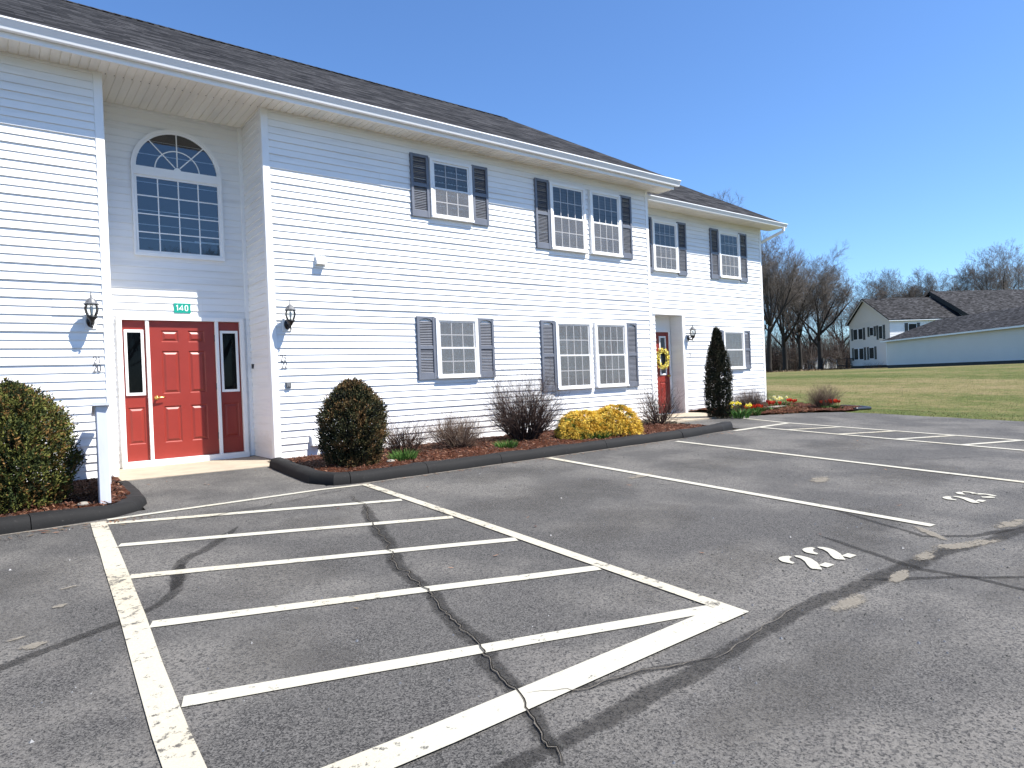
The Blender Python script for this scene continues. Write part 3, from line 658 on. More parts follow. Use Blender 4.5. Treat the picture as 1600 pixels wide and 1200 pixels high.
m.plate(arc(ax, az + .012, .05, .05, 0, 180, 8), y0g - .002, y0g + .0018); m.build('muntin', 'trim', aw)
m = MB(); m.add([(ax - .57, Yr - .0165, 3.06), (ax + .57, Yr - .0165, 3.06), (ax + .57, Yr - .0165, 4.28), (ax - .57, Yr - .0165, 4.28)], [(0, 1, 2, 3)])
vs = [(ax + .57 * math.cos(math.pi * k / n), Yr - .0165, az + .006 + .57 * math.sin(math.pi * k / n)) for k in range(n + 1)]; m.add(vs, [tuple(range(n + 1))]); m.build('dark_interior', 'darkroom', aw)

# double-hung windows -----------------------------------------------
def window(x0, x1, z0, z1, y, cols, parent, T=None, back='curtain', screen='half', label=None, sill=True, simple=False):
    f = .046; d0 = y - .062; d1 = y - .001
    m = MB(T); m.cbox(x0, x0 + f, d0, d1, z0 + .04, z1, .005); m.cbox(x1 - f, x1, d0, d1, z0 + .04, z1, .005); m.cbox(x0 + f, x1 - f, d0, d1, z1 - f, z1, .005); m.cbox(x0 - .004, x1 + .004, d0 - .022, d1, z0, z0 + .04, .006)
    wi = m.build('window', 'trim', parent)
    if label: wi['label'] = label
    a, b, c, d = x0 + f, x1 - f, z0 + .04, z1 - f; mid = (c + d) / 2; r = .032; j = .018
    m = MB(T)
    for yy, lo, hi in ((y - .040, mid - .015, d), (y - .054, c, mid + .02)):
        jj = j
        m.box(a, a + jj, y - .058, y - .0195, lo + .001, hi - .001) if yy < y - .05 else m.box(a, a + jj, y - .0575, y - .0198, max(lo, mid + .021), hi - .001)
        m.box(b - jj, b, y - .058, y - .0195, lo + .001, hi - .001) if yy < y - .05 else m.box(b - jj, b, y - .0575, y - .0198, max(lo, mid + .021), hi - .001)
        m.box(a + j, a + j + r, yy, yy + .012, lo + r, hi - r); m.box(b - j - r, b - j, yy, yy + .012, lo + r, hi - r); m.box(a + j, b - j, yy, yy + .012, lo, lo + r); m.box(a + j, b - j, yy, yy + .012, hi - r, hi)
    m.build('sash', 'trim', wi)
    g0, g1 = a + j + r, b - j - r
    mu = MB(T)
    for yy, lo, hi in ((y - .034, mid + .017, d - r), (y - .048, c + r, mid - .012)):
        m = MB(T); m.add([(g0 - .002, yy, lo), (g1 + .002, yy, lo), (g1 + .002, yy, hi), (g0 - .002, yy, hi)], [(0, 1, 2, 3)]); m.build('pane', 'glass', wi)
        for k in range(1, cols): x = g0 + (g1 - g0) * k / cols; mu.box(x - .0085, x + .0085, yy - .0036, yy - .0006, lo, hi)
        if cols: mu.box(g0, g1, yy - .0046, yy - .0012, (lo + hi) / 2 - .0085, (lo + hi) / 2 + .0085)
    if cols: mu.build('muntin', 'grille', wi)
    m = MB(T); hb = (mid if back == 'mixed' else c)
    n = 40
    vs = []; 
    for k in range(n + 1):
        x = a + (b - a) * k / n; w_ = .0018 * math.sin(k * 1.9 + x0 * 7) + .0008 * math.sin(k * .7); vs += [(x, y - .0185 + w_, c), (x, y - .0185 + w_, d)]
    m.add(vs, [(2 * k, 2 * k + 2, 2 * k + 3, 2 * k + 1) for k in range(n)]); m.build('blind' if back == 'blind' else 'curtain', back, wi)
    if screen:
        m = MB(T); top = d - .003 if screen == 'full' else mid + .01
        m.add([(a + .004, y - .0605, c + .002), (b - .004, y - .0605, c + .002), (b - .004, y - .0605, top), (a + .004, y - .0605, top)], [(0, 1, 2, 3)]); m.build('screen', 'screen', wi)
    return wi
def shutter(x0, x1, z0, z1, y, parent, arch=False, T=None, plain_=False, mat_='shutter'):
    s_ = .052; m = MB(T); d0 = y - .047; d1 = y - .0005
    zm = (z0 + z1) / 2 + .01
    m.cbox(x0, x0 + s_, d0, d1, z0, z1, .005); m.cbox(x1 - s_, x1, d0, d1, z0, z1, .005)
    a, b = x0 + s_, x1 - s_
    m.box(a, b, d0 + .004, d1, z0, z0 + .11); m.box(a, b, d0 + .004, d1, zm - .03, zm + .03)
    if arch:
        nn = 12; top = [(a + (b - a) * k / nn, z1 - .075 + .042 * (math.sin(math.pi * k / nn) ** .6 if 0 < k < nn else 0)) for k in range(nn + 1)]
        m.plate([(b, z1)] + [(a, z1)] + top, d0 + .004, d1); ztop = z1 - .035
    else:
        m.box(a, b, d0 + .004, d1, z1 - .05, z1); ztop = z1 - .05
    m.box(a, b, y - .006, y - .001, z0 + .11, ztop)
    o = m.build('shutter', mat_, parent)
    lv = MB(T)
    for lo, hi in ((z0 + .112, zm - .032), (zm + .032, ztop - (.038 if arch else .002))):
        n = int((hi - lo) / .0265); p = (hi - lo) / n
        for k in range(n):
            z = lo + k * p; lv.add([(a, d0 + .012, z + .002), (b, d0 + .012, z + .002), (b, y - .009, z + p * 1.05), (a, y - .009, z + p * 1.05), (a, d0 + .018, z - .001), (b, d0 + .018, z - .001)], [(0, 1, 2, 3), (0, 4, 5, 1), (4, 3, 2, 5)])
    lv.build('louvre', mat_, o)
    return o
window(6.098, 6.972, 3.85, 4.872, 0, 3, bld, back='blind', screen='half', label='single upper window with shutters and half-drawn blind'); shutter(5.728, 6.080, 3.838, 4.896, 0, bld); shutter(6.983, 7.330, 3.838, 4.896, 0, bld)
window(8.825, 9.795, 3.55, 4.870, 0, 4, bld, back='blind'); window(9.925, 10.848, 3.55, 4.870, 0, 4, bld, back='blind'); shutter(8.456, 8.813, 3.548, 4.896, 0, bld); shutter(10.857, 11.203, 3.548, 4.896, 0, bld)
window(6.092, 6.975, 1.095, 2.138, 0, 3, bld, back='lace', screen='full', label='single ground floor window with lace curtain'); shutter(5.728, 6.084, 1.083, 2.152, 0, bld, True); shutter(6.983, 7.337, 1.083, 2.152, 0, bld, True)
window(8.842, 9.832, .79, 2.138, 0, 4, bld, back='curtain', screen='full'); window(9.928, 10.885, .79, 2.138, 0, 4, bld, back='curtain', screen='full'); shutter(8.470, 8.832, .771, 2.152, 0, bld, True); shutter(10.893, 11.237, .771, 2.152, 0, bld, True)
window(12.78, 13.735, 3.525, 4.765, YB, 4, bld, back='blind'); shutter(12.415, 12.770, 3.478, 4.806, YB, bld); shutter(13.743, 14.093, 3.478, 4.806, YB, bld)
window(15.475, 16.425, 3.525, 4.765, YB, 4, bld, back='blind'); shutter(15.108, 15.468, 3.478, 4.806, YB, bld); shutter(16.435, 16.793, 3.478, 4.806, YB, bld)
window(15.53, 16.485, 1.075, 2.115, YB, 0, bld, back='lace', screen='full'); shutter(15.195, 15.52, 1.065, 2.122, YB, bld, True); shutter(16.495, 16.80, 1.065, 2.122, YB, bld, True)

# small things fixed to the wall --------------------------------------
def vent(x, z, w_, h_, d_=.075):
    m = MB(); m.box(x - .012, x + w_ + .012, -.028, .0, z - .012, z + h_ + .012)
    m.add([(x, -.028, z), (x + w_, -.028, z), (x + w_, -.028, z + h_), (x, -.028, z + h_), (x, -.028 - d_, z), (x + w_, -.028 - d_, z), (x + w_, -.028 - d_ * .35, z + h_), (x, -.028 - d_ * .35, z + h_)], [(0, 1, 5, 4), (4, 5, 6, 7), (7, 6, 2, 3), (0, 4, 7, 3), (1, 2, 6, 5)])
    m.build('vent_hood', 'trim', bld)
vent(4.02, 2.895, .145, .115); vent(3.83, .15, .15, .15); vent(4.04, .155, .13, .13)
m = MB(); m.cbox(3.487, 3.565, -.045, .0, 1.035, 1.115, .006); m.box(3.495, 3.557, -.049, -.044, 1.043, 1.107); m.cbox(3.515, 3.535, -.058, -.048, 1.05, 1.066, .003); m.build('outlet_box', 'boxgrey', bld)
m = MB(); m.cbox(3.277, 3.301, Yr - .145, Yr - .085, 1.355, 1.425, .004); m.box(3.272, 3.278, Yr - .13, Yr - .10, 1.37, 1.41); m.build('doorbell', 'black', bld)

# soffits, fascia, gutters, roofs --------------------------------------
def ribbed(x0, x1, y0, y1, z, pitch=.1):
    m = MB(); x = x0; prof = []
    while x < x1:
        prof += [(x, z), (x + pitch * .42, z), (x + pitch * .47, z + .010), (x + pitch * .55, z + .010), (x + pitch * .60, z)]; x += pitch
    prof.append((x1, z)); vs = []
    for px, pz in prof: vs += [(px, y0, pz), (px, y1, pz)]
    m.add(vs, [(2 * i, 2 * i + 1, 2 * i + 3, 2 * i + 2) for i in range(len(prof) - 1)]); return m
SZ = 5.115
ribbed(-8, 12.17, -.42, -.0, SZ).build('soffit', 'soffit', bld); ribbed(1.31, 3.30, .0, Yr, SZ).build('soffit', 'soffit', bld)
ribbed(11.77, 18.0, YB - .45, YB, 5.035).build('soffit', 'soffit', bld)
m = MB(); m.box(-8, 12.18, -.44, -.42, SZ - .012, 5.27); m.build('fascia', 'gutter', bld)
m = MB(); m.box(11.79, 18.0, YB - .47, YB - .45, 5.025, 5.11); m.build('fascia', 'gutter', bld)
def gutter(x0, x1, y, z, h=.118, dp=.115):
    # K-style: back, flat bottom, outward-sloping face, rolled lip
    P = [(y, z), (y, z - h), (y - dp * .62, z - h), (y - dp * .70, z - h * .72), (y - dp * .96, z - h * .22), (y - dp * .96, z - .016), (y - dp * 1.06, z - .014), (y - dp * 1.06, z + .003), (y - dp * .90, z + .003), (y - dp * .90, z - h * .25), (y - dp * .62, z - h * .75), (y - dp * .56, z - h + .006), (y - .004, z - h + .006), (y - .004, z)]
    m = MB(); m.extx(P, x0, x1, caps=True)
    m.add([(x0, p[0], p[1]) for p in (P[0], P[1], P[2], P[3], P[4], P[5])], [(0, 1, 2, 3, 4, 5)]); m.add([(x1 - .004, p[0], p[1]) for p in (P[0], P[1], P[2], P[3], P[4], P[5])], [(5, 4, 3, 2, 1, 0)])
    return m.build('gutter', 'gutter', bld)
gutter(-8, 12.29, -.442, 5.287); gutter(11.80, 18.05, YB - .472, 5.125, .10, .10)
def roof(x0, x1, ye, ze, yr, slope, yb, name='roof'):
    zr = ze + slope * (yr - ye); t = .045; zb = zr - slope * (yb - yr)
    m = MB(); n = 1
    # top skin is a mesh of its own so that course edges run along x
    m.add([(x0, ye, ze), (x1, ye, ze), (x1, yr, zr), (x0, yr, zr), (x1, yb, zb), (x0, yb, zb), (x0, ye, ze - t), (x1, ye, ze - t), (x1, yr, zr - t), (x0, yr, zr - t), (x1, yb, zb - t), (x0, yb, zb - t)],
          [(0, 1, 2, 3), (3, 2, 4, 5), (0, 6, 7, 1), (1, 7, 8, 2), (2, 8, 10, 4), (0, 3, 9, 6), (3, 5, 11, 9), (6, 9, 8, 7), (9, 11, 10, 8), (5, 4, 10, 11)])
    r = m.build(name, 'shingle', bld)
    c = MB(); x = x0
    while x < x1 - .05:
        w_ = .05; e = min(x + .30, x1)
        for sgn in (-1, 1):
            c.add([(x, yr, zr + .030), (e, yr, zr + .022), (e, yr + sgn * .13, zr + .018 - slope * .13), (x, yr + sgn * .13, zr + .026 - slope * .13), (x, yr + sgn * .13, zr + .001 - slope * .13), (e, yr + sgn * .13, zr + .001 - slope * .13)], [(0, 1, 2, 3), (3, 2, 5, 4)])
        x += .20
    c.build('ridge_cap', 'shingle', r)
    # starter-edge tabs along the eave, ragged like cut shingles
    return r
roof(-8.3, 12.25, -.515, 5.285, 5.55, .56, 11.6); roof(11.765, 18.0, YB - .55, 5.128, 5.55, .56, 10.9)
def rake(x0, x1, ye, ze, yr, slope, yb, h=.17):
    zr = ze + slope * (yr - ye); zb = zr - slope * (yb - yr)
    m = MB()
    for (ya, za, yc, zc) in ((ye, ze, yr, zr), (yr, zr, yb, zb)):
        m.add([(x, yy, zz) for x in (x0, x1) for yy, zz in ((ya, za - .046), (yc, zc - .046), (yc, zc - .046 - h), (ya, za - .046 - h))], [(0, 1, 2, 3), (7, 6, 5, 4), (3, 2, 6, 7), (0, 4, 5, 1)])
    return m.build('rake_board', 'trim', bld)
rake(12.20, 12.235, -.42, 5.335, 5.55, .56, 11.5); rake(17.95, 17.985, YB - .45, 5.18, 5.55, .56, 10.8, .13)
for (x0, x1, ye, ze, yr, zo) in ((11.765, 12.20, .0, 5.53, 5.55, .15), (17.535, 17.95, YB, 5.44, 5.55, .15)):
    zr = ze + .56 * (yr - ye); m = MB(); m.add([(x0, ye, ze - zo), (x1, ye, ze - zo), (x1, yr, zr - zo), (x0, yr, zr - zo)], [(0, 1, 2, 3)]); m.build('rake_soffit', 'soffit', bld)
m = MB(); m.add([(12.171, -.42, SZ - .01), (12.171, .02, SZ - .01), (12.171, .02, 5.53), (12.171, -.42, 5.28)], [(0, 1, 2, 3)]); m.add([(11.79, .02, SZ - .01), (12.171, .02, SZ - .01), (12.171, .02, 5.53), (11.79, .02, 5.53)], [(0, 1, 2, 3)]); m.build('eave_return', 'trim', bld)
m = MB(); m.add([(17.94, YB - .445, 5.03), (17.94, YB + .02, 5.03), (17.94, YB + .02, 5.40), (17.94, YB - .445, 5.14)], [(0, 1, 2, 3)]); m.add([(17.555, YB + .02, 5.03), (17.94, YB + .02, 5.03), (17.94, YB + .02, 5.40), (17.555, YB + .02, 5.40)], [(0, 1, 2, 3)]); m.build('eave_return', 'trim', bld)
# downspout on the far corner
m = MB(); P = [(17.92, YB - .51, 5.03), (17.92, YB - .50, 4.93), (17.62, YB + .20, 4.62), (17.60, YB + .22, 4.5), (17.60, YB + .22, .1)]
for a_, b_ in zip(P[:-1], P[1:]):
    a_ = Vector(a_); b_ = Vector(b_); m.tube(a_, b_, .045, .045, 4, cap=True)
m.build('downspout', 'trim', bld)

# side door in its recess ---------------------------------------------
YD = YB + .36
m = MB(); m.cbox(13.82, 13.925, YB - .03, YB + .02, .0, 2.47, .005); m.cbox(12.70, 13.925, YB - .032, YB + .02, 2.4705, 2.55, .005)
m.add([(13.821, YB + .02, .0), (13.821, YD, .0), (13.821, YD, 2.47), (13.821, YB + .02, 2.47)], [(0, 1, 2, 3)]); m.add([(12.66, YB, 2.465), (13.821, YB, 2.465), (13.821, YD, 2.465), (12.66, YD, 2.465)], [(0, 3, 2, 1)])
m.add([(12.66, YD, .0), (13.83, YD, .0), (13.83, YD, 2.47), (12.66, YD, 2.47)], [(0, 1, 2, 3)]); m.cbox(13.715, 13.78, YD - .03, YD, .03, 2.075, .004); m.cbox(12.72, 12.785, YD - .03, YD, .03, 2.075, .004); m.cbox(12.72, 13.78, YD - .031, YD, 2.0755, 2.14, .004)
m.box(12.70, 13.80, YD - .05, YD, .0, .03); m.build('door_frame', 'trim', bld)
TQ = lambda x, y, z: (13.82 + y, YD - x, z)
m = MB(TQ); siding(m, .03, .33, -.002, .0, 2.46); m.build('wall', 'vinyl', bld)
gls = [(12.90, 13.10, 1.02, 1.94), (13.37, 13.57, 1.02, 1.94)]
d2 = panelled(12.787, 13.713, .032, 2.073, YD - .014, [(12.87, 13.17, .22, .82), (13.33, 13.63, .22, .82)], gls).build('entry_door', 'red', bld, label='red side door with narrow lights and a yellow wreath')
for gl in gls:
    m = MB()
    for a, b, c, d in ((gl[0] - .03, gl[1] + .03, gl[2] - .03, gl[2] + .01), (gl[0] - .03, gl[1] + .03, gl[3] - .01, gl[3] + .03), (gl[0] - .03, gl[0] + .012, gl[2] + .01, gl[3] - .01), (gl[1] - .012, gl[1] + .03, gl[2] + .01, gl[3] - .01)): m.cbox(a, b, YD - .03, YD - .012, c, d, .004)
    m.build('lite_frame', 'trim', d2)
    m = MB(); m.add([(gl[0], YD - .02, gl[2]), (gl[1], YD - .02, gl[2]), (gl[1], YD - .02, gl[3]), (gl[0], YD - .02, gl[3])], [(0, 1, 2, 3)]); m.build('pane', 'glass', d2)
    m = MB(); m.add([(gl[0], YD - .006, gl[2]), (gl[1], YD - .006, gl[2]), (gl[1], YD - .006, gl[3]), (gl[0], YD - .006, gl[3])], [(0, 1, 2, 3)]); m.build('curtain', 'curtain', d2)
m = MB(); m.lathe([(.0, .0), (.03, .0), (.03, .01), (.012, .02), (.012, .04), (.027, .05), (.027, .065), (0, .072)], (0, 0, 0), 12)
hm = MB(); hm.add([(13.655 + v[0], YD - .014 - v[2], .97 + v[1]) for v in m.v], m.f); hm.build('door_handle', 'brass', d2, smooth=True)

# ------------------------------------------------------------------ things on the walls
def lantern(x, z, y, label, block=True):
    t = thing('wall_lantern', label, 'wall lantern', (x, y, z), group='lanterns beside the doors')   # origin: wall plane, centre of back plate
    m = MB()
    if block: m.cbox(-.066, .066, -.030, .0, -.095, .085, .006); m.build('mounting_block', 'trim', t)
    b0 = -.03 if block else -.006
    m = MB(); m.plate(arc(0, .0, .045, .075, 0, 360, 20)[:-1], b0 - .012, b0)
    m.chain([(0, b0 - .01, -.01), (0, b0 - .06, -.045), (0, b0 - .11, -.055), (0, b0 - .145, -.02), (0, b0 - .15, .03)], [.020, .018, .018, .016, .020], 8)
    m.chain([(0, b0 - .012, .05), (0, b0 - .05, .065), (0, b0 - .085, .04), (0, b0 - .09, .0), (0, b0 - .06, -.02)], [.010, .010, .009, .008, .006], 6)
    m.chain([(0, b0 - .13, -.05), (0, b0 - .155, -.085), (0, b0 - .13, -.10)], [.012, .010, .007], 6)
    c = (0, b0 - .15, 0); m.lathe([(.0, -.03), (.022, -.025), (.034, .005), (.058, .028), (.064, .045), (.05, .052), (0, .052)], c, 12); m.build('bracket', 'black', t, smooth=True)
    zb = .05; m = MB()
    prof = [(.052, zb), (.070, zb + .04), (.078, zb + .075), (.076, zb + .11), (.066, zb + .145)]
    for k in range(6):
        a_ = math.pi * k / 3 + .26; m.chain([(c[0] + r * math.cos(a_), c[1] + r * math.sin(a_), zz) for r, zz in prof], [.0036] * 5, 5)
    m.lathe([(.052, zb - .004), (.056, zb), (.056, zb + .006), (.05, zb + .006)], c, 18); m.build('cage', 'black', t, smooth=True)
    m = MB(); m.lathe([(r - .006, zz) for r, zz in prof], c, 18); m.build('glass_shade', 'lampglass', t, smooth=True)
    m = MB(); m.lathe([(0, zb + .125), (.016, zb + .11), (.021, zb + .085), (.014, zb + .05), (.011, zb + .02), (.011, zb)], c, 10); m.build('bulb', 'bulb', t, smooth=True)
    m = MB(); zc = zb + .145; m.lathe([(.0, zc - .002), (.084, zc - .004), (.086, zc + .006), (.07, zc + .018), (.060, zc + .036), (.045, zc + .062), (.022, zc + .078), (.012, zc + .084)], c, 12); m.build('cap', 'capgrey', t)
    m = MB(); m.lathe([(.012, zc + .082), (.007, zc + .095), (.010, zc + .105), (.005, zc + .118), (.007, zc + .126), (.003, zc + .145), (0, zc + .158)], c, 8); m.build('finial', 'black', t, smooth=True)
    return t
lantern(1.068, 1.958, 0, 'black lantern on the wall left of the large red door')
lantern(3.540, 1.968, 0, 'black lantern on the wall between the large red door and the bare siding')
lantern(14.06, 1.905, YB, 'small distant black lantern beside the wreathed red door', False)

def ribtext(T, strokes, w_, parent_name, mat_, thick=.006, parent=None):
    m = MB()
    for k, pts in enumerate(strokes):
        L = len(pts); vs = []
        for i in range(L):
            a = Vector(pts[max(i - 1, 0)]); b = Vector(pts[i]); c = Vector(pts[min(i + 1, L - 1)])
            d1 = (b - a).normalized() if i > 0 else (c - b).normalized(); d2 = (c - b).normalized() if i < L - 1 else d1
            n1 = Vector((-d1.y, d1.x)); n2 = Vector((-d2.y, d2.x)); mm = (n1 + n2).normalized(); h = w_ / 2 / max(mm.dot(n1), .5)
            for q in (b + mm * h, b - mm * h): vs += [T(q.x, q.y, 0), T(q.x, q.y, thick)]
        fs = []
        for i in range(L - 1):
            o = 4 * i; fs += [(o + 1, o + 3, o + 7, o + 5), (o, o + 1, o + 5, o + 4), (o + 3, o + 2, o + 6, o + 7)]
        fs += [(0, 2, 3, 1), (4 * L - 4, 4 * L - 3, 4 * L - 1, 4 * L - 2)]
        m.add(vs, fs)
    return m.build(parent_name, mat_, parent)
D = {'0': [[(.2, 0), (0, .2), (0, .8), (.2, 1), (.6, 1), (.8, .8), (.8, .2), (.6, 0), (.2, 0)]], '1': [[(.2, .82), (.42, 1), (.42, 0)]], '2': [[(0, .78), (.2, 1), (.6, 1), (.8, .8), (.8, .62), (.05, .04), (.05, 0), (.85, 0)]],
     '3': [[(.0, 1), (.78, 1), (.35, .58), (.6, .58), (.8, .4), (.8, .2), (.6, 0), (.2, 0), (0, .18)]], '4': [[(.62, 0), (.62, 1), (0, .3), (.85, .3)]]}
def unit_no(txt, x, z, y, h, label):
    st = []
    for i, ch in enumerate(txt):
        for s_ in D[ch]: st.append([(.0 + p[0] * h * .44 + i * h * .52, p[1] * h) for p in s_])
    o = ribtext(lambda a, b, t: (x + a, y + .006 * 0 - .0032 - .0170 * (1 - (b + .009) / EX) - t, z + b), st, h * .115, 'unit_number', 'digit', .0025); tag(o, label, 'house number', 'unit numbers on the siding')
for i in (): pass
unit_no('21', 1.085, 1.432, .0, .088, 'dark numerals 21 on the siding beside the first lantern'); unit_no('20', 1.080, 1.330, .0, .088, 'dark numerals 20 under the 21 left of the large red door')
unit_no('23', 3.430, 1.432, .0, .088, 'dark numerals 23 on the siding right of the recessed entry'); unit_no('22', 3.440, 1.330, .0, .088, 'dark numerals 22 under the 23 right of the recessed entry'); unit_no('24', 14.08, 1.432, YB, .085, 'small dark numerals 24 beside the wreathed side door')
sg = thing('address_sign', 'green rectangular sign reading 140 above the large red door', 'sign', (2.336, Yr - .016, 2.20))
m = MB(); m.cbox(-.113, .113, -.006, .0, .0, .142, .002); m.build('sign_plate', 'signgreen', sg)
st = [[(-.070, .098), (-.052, .110), (-.052, .034)], [(.012, .034), (.012, .110), (-.028, .056), (.026, .056)]] + [[(.050 + p[0] * .045, .034 + p[1] * .076) for p in D['0'][0]]]
ribtext(lambda a, b, t: (a - .013, -.0062 - t, b), st, .0115, 'numeral', 'signwhite', .002, sg)
wr = thing('door_wreath', 'round wreath of pale yellow flowers hanging on the small red side door', 'wreath', (13.375, YD - .075, 1.40))
m = MB(); P = [(.19 * math.cos(6.2832 * k / 24), .0, .21 * math.sin(6.2832 * k / 24)) for k in range(25)]; m.chain(P, [.035] * 25, 7); m.build('twig_ring', 'wicker', wr)
m = MB()
for k in range(900):
    t = random.uniform(0, 6.2832); p = random.uniform(0, 6.2832); rr = random.uniform(.03, .075); R0 = 1 + .0
    cx = (.195 + rr * math.cos(p)) * math.cos(t); cz = (.215 + rr * math.cos(p)) * math.sin(t); cy = -rr * abs(math.sin(p)) * .9
    u = Vector((random.gauss(0, 1), random.gauss(0, 1), random.gauss(0, 1))).normalized(); v = u.orthogonal().normalized(); s1 = random.uniform(.012, .024); c = Vector((cx, cy, cz))
    m.add([c + u * s1, c + v * s1 * .5, c - u * s1, c - v * s1 * .5], [(0, 1, 2, 3)], 0 if random.random() < .55 else 1)
m.build('petals', ['yel2', 'yel'], wr)
sf = thing('low_screen_fence', 'low pale grey panel screen with capped posts seen end-on beside the left evergreen', 'fence', (.87, -2.35, 0))
def P2(f, z, o=0): x = .0 + .225 * f; y = 2.25 * f; n = Vector((2.25, -.225)).normalized(); return (x + n.x * o, y + n.y * o, z)
m = MB(); m.cbox(-.047, .047, -.045, .045, -.06, .925, .006); m.build('post', 'greypost', sf)
m = MB(); m.cbox(.14, .225, 1.32, 1.405, -.06, .845, .006); m.build('post', 'greypost', sf)
m = MB()
for k in range(6):
    f0, f1 = .022 + k * .157, .018 + (k + 1) * .157
    zt = lambda f: .90 - .16 * f
    vs = [P2(f, z, o) for o in (-.011, .011) for f, z in ((f0, .02), (f1, .02), (f1, zt(f1)), (f0, zt(f0)))]
    m.add(vs, [(0, 1, 2, 3), (7, 6, 5, 4), (3, 2, 6, 7), (0, 4, 5, 1), (1, 5, 6, 2), (0, 3, 7, 4)])
m.build('panel', 'greypost', sf)
m = MB(); vs = [P2(f, z, o) for o in (-.07, .07) for f, z in ((-.035, .932), (.985, .772), (.985, .80), (-.035, .962))]; m.add(vs, [(0, 1, 2, 3), (7, 6, 5, 4), (3, 2, 6, 7), (0, 4, 5, 1), (1, 5, 6, 2), (0, 3, 7, 4)]); m.build('cap_rail', 'greypost', sf)
# ------------------------------------------------------------------ plants
def rnd_unit():
    while True:
        v = Vector((random.uniform(-1, 1), random.uniform(-1, 1), random.uniform(-1, 1)))
        if .05 < v.length < 1: return v.normalized()
def leaf(mb, c, d, L, wd, mi):
    d = d.normalized(); s_ = d.cross(rnd_unit())
    if s_.length < .1: s_ = d.orthogonal()
    s_ = s_.normalized() * wd; m_ = c + d * (L * .45)
    mb.add([c, m_ + s_, c + d * L, m_ - s_], [(0, 1, 2, 3)], mi)
def evergreen(name, label, cat, loc, rad, H, mats, wts, n, prof, sprig=(.028, .055), lump=.16, group=None, upright=.5, nl=7, dark=0):
    t = thing(name, label, cat, loc, 0, group)
    mb = MB(); sd_ = random.uniform(0, 50)
    cum = [sum(wts[:i + 1]) / sum(wts) for i in range(len(wts))]
    for k in range(n):
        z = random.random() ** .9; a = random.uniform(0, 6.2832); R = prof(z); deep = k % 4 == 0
        dirv = Vector((math.cos(a), math.sin(a), 0)); lumpf = 1 + lump * 1.2 * noise.noise(dirv * 1.9 + Vector((0, 0, z * H * 2.6 + sd_))) + lump * 1.1 * noise.noise(dirv * 5 + Vector((sd_, 0, z * H * 6)))
        q = random.uniform(.25, .8) if deep else 1 - .26 * random.random() ** 1.6
        c = Vector((dirv.x * rad[0] * R * lumpf * q, dirv.y * rad[1] * R * lumpf * q, z * H * (1 + .05 * noise.noise(dirv * 2 + Vector((sd_, 1, 0))))))
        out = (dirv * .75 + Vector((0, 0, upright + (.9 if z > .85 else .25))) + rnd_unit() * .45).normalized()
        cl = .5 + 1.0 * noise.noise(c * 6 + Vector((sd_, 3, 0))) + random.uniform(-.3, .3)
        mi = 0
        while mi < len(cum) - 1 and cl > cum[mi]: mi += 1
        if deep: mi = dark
        # a feathery spray: leaflets along a short shoot
        L = random.uniform(.045, .10) * (1.15 if not deep else 1.3); side = out.cross(rnd_unit()).normalized()
        for j in range(nl):
            f = j / (nl - 1); p = c + out * (L * (f - .35)); dv = out * .8 + side * (.75 if j % 2 else -.75) * (1 - .5 * f) + rnd_unit() * .35
            leaf(mb, p, dv, random.uniform(*sprig) * (1.2 - .4 * f), random.uniform(.0045, .009) * (1.9 if deep else 1), mi if random.random() < .85 else random.randrange(len(mats)))
    mb.build('foliage', mats, t)
    st = MB()
    for k in range(9):
        a = random.uniform(0, 6.28); r = random.uniform(.1, .5); p = [(0, 0, -.05)]
        for j in range(1, 5): p.append((rad[0] * r * math.cos(a) * j / 4 * prof(.5) + random.uniform(-.02, .02), rad[1] * r * math.sin(a) * j / 4 * prof(.5), H * .8 * j / 4))
        st.chain(p, [.02, .016, .013, .01, .005], 5)
    st.build('stems', 'tw2', t); return t
dome = lambda z: (max(1 - max(z - .45, 0) ** 2 / .3025, 0)) ** .55 * (.86 + .28 * min(z / .35, 1) * (1 - .0)) / 1.14 if z < 1 else 0
egg = lambda z: (max(1 - max(z - .35, 0) ** 2 / .4225, 0)) ** .6 * (.72 + .28 * min(z / .35, 1))
spire = lambda z: (.80 + .20 * min(z / .15, 1)) * (1 - max(z - .35, 0) ** 1.5 * 1.72)
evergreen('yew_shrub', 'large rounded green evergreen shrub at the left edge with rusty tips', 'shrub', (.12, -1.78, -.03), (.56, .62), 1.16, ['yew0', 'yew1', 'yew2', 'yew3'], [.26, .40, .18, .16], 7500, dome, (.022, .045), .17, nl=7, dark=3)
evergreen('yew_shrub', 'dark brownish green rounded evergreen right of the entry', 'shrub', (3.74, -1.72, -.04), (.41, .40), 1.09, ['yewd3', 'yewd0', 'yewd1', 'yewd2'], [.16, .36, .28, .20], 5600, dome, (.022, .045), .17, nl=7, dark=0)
evergreen('arborvitae', 'tall narrow dark evergreen column before the far ground window', 'shrub', (12.72, -1.02, -.02), (.285, .285), 1.95, ['arb0', 'arb1', 'arb2'], [.35, .4, .25], 4300, spire, (.03, .055), .15, nl=6, upright=1.2, dark=0)
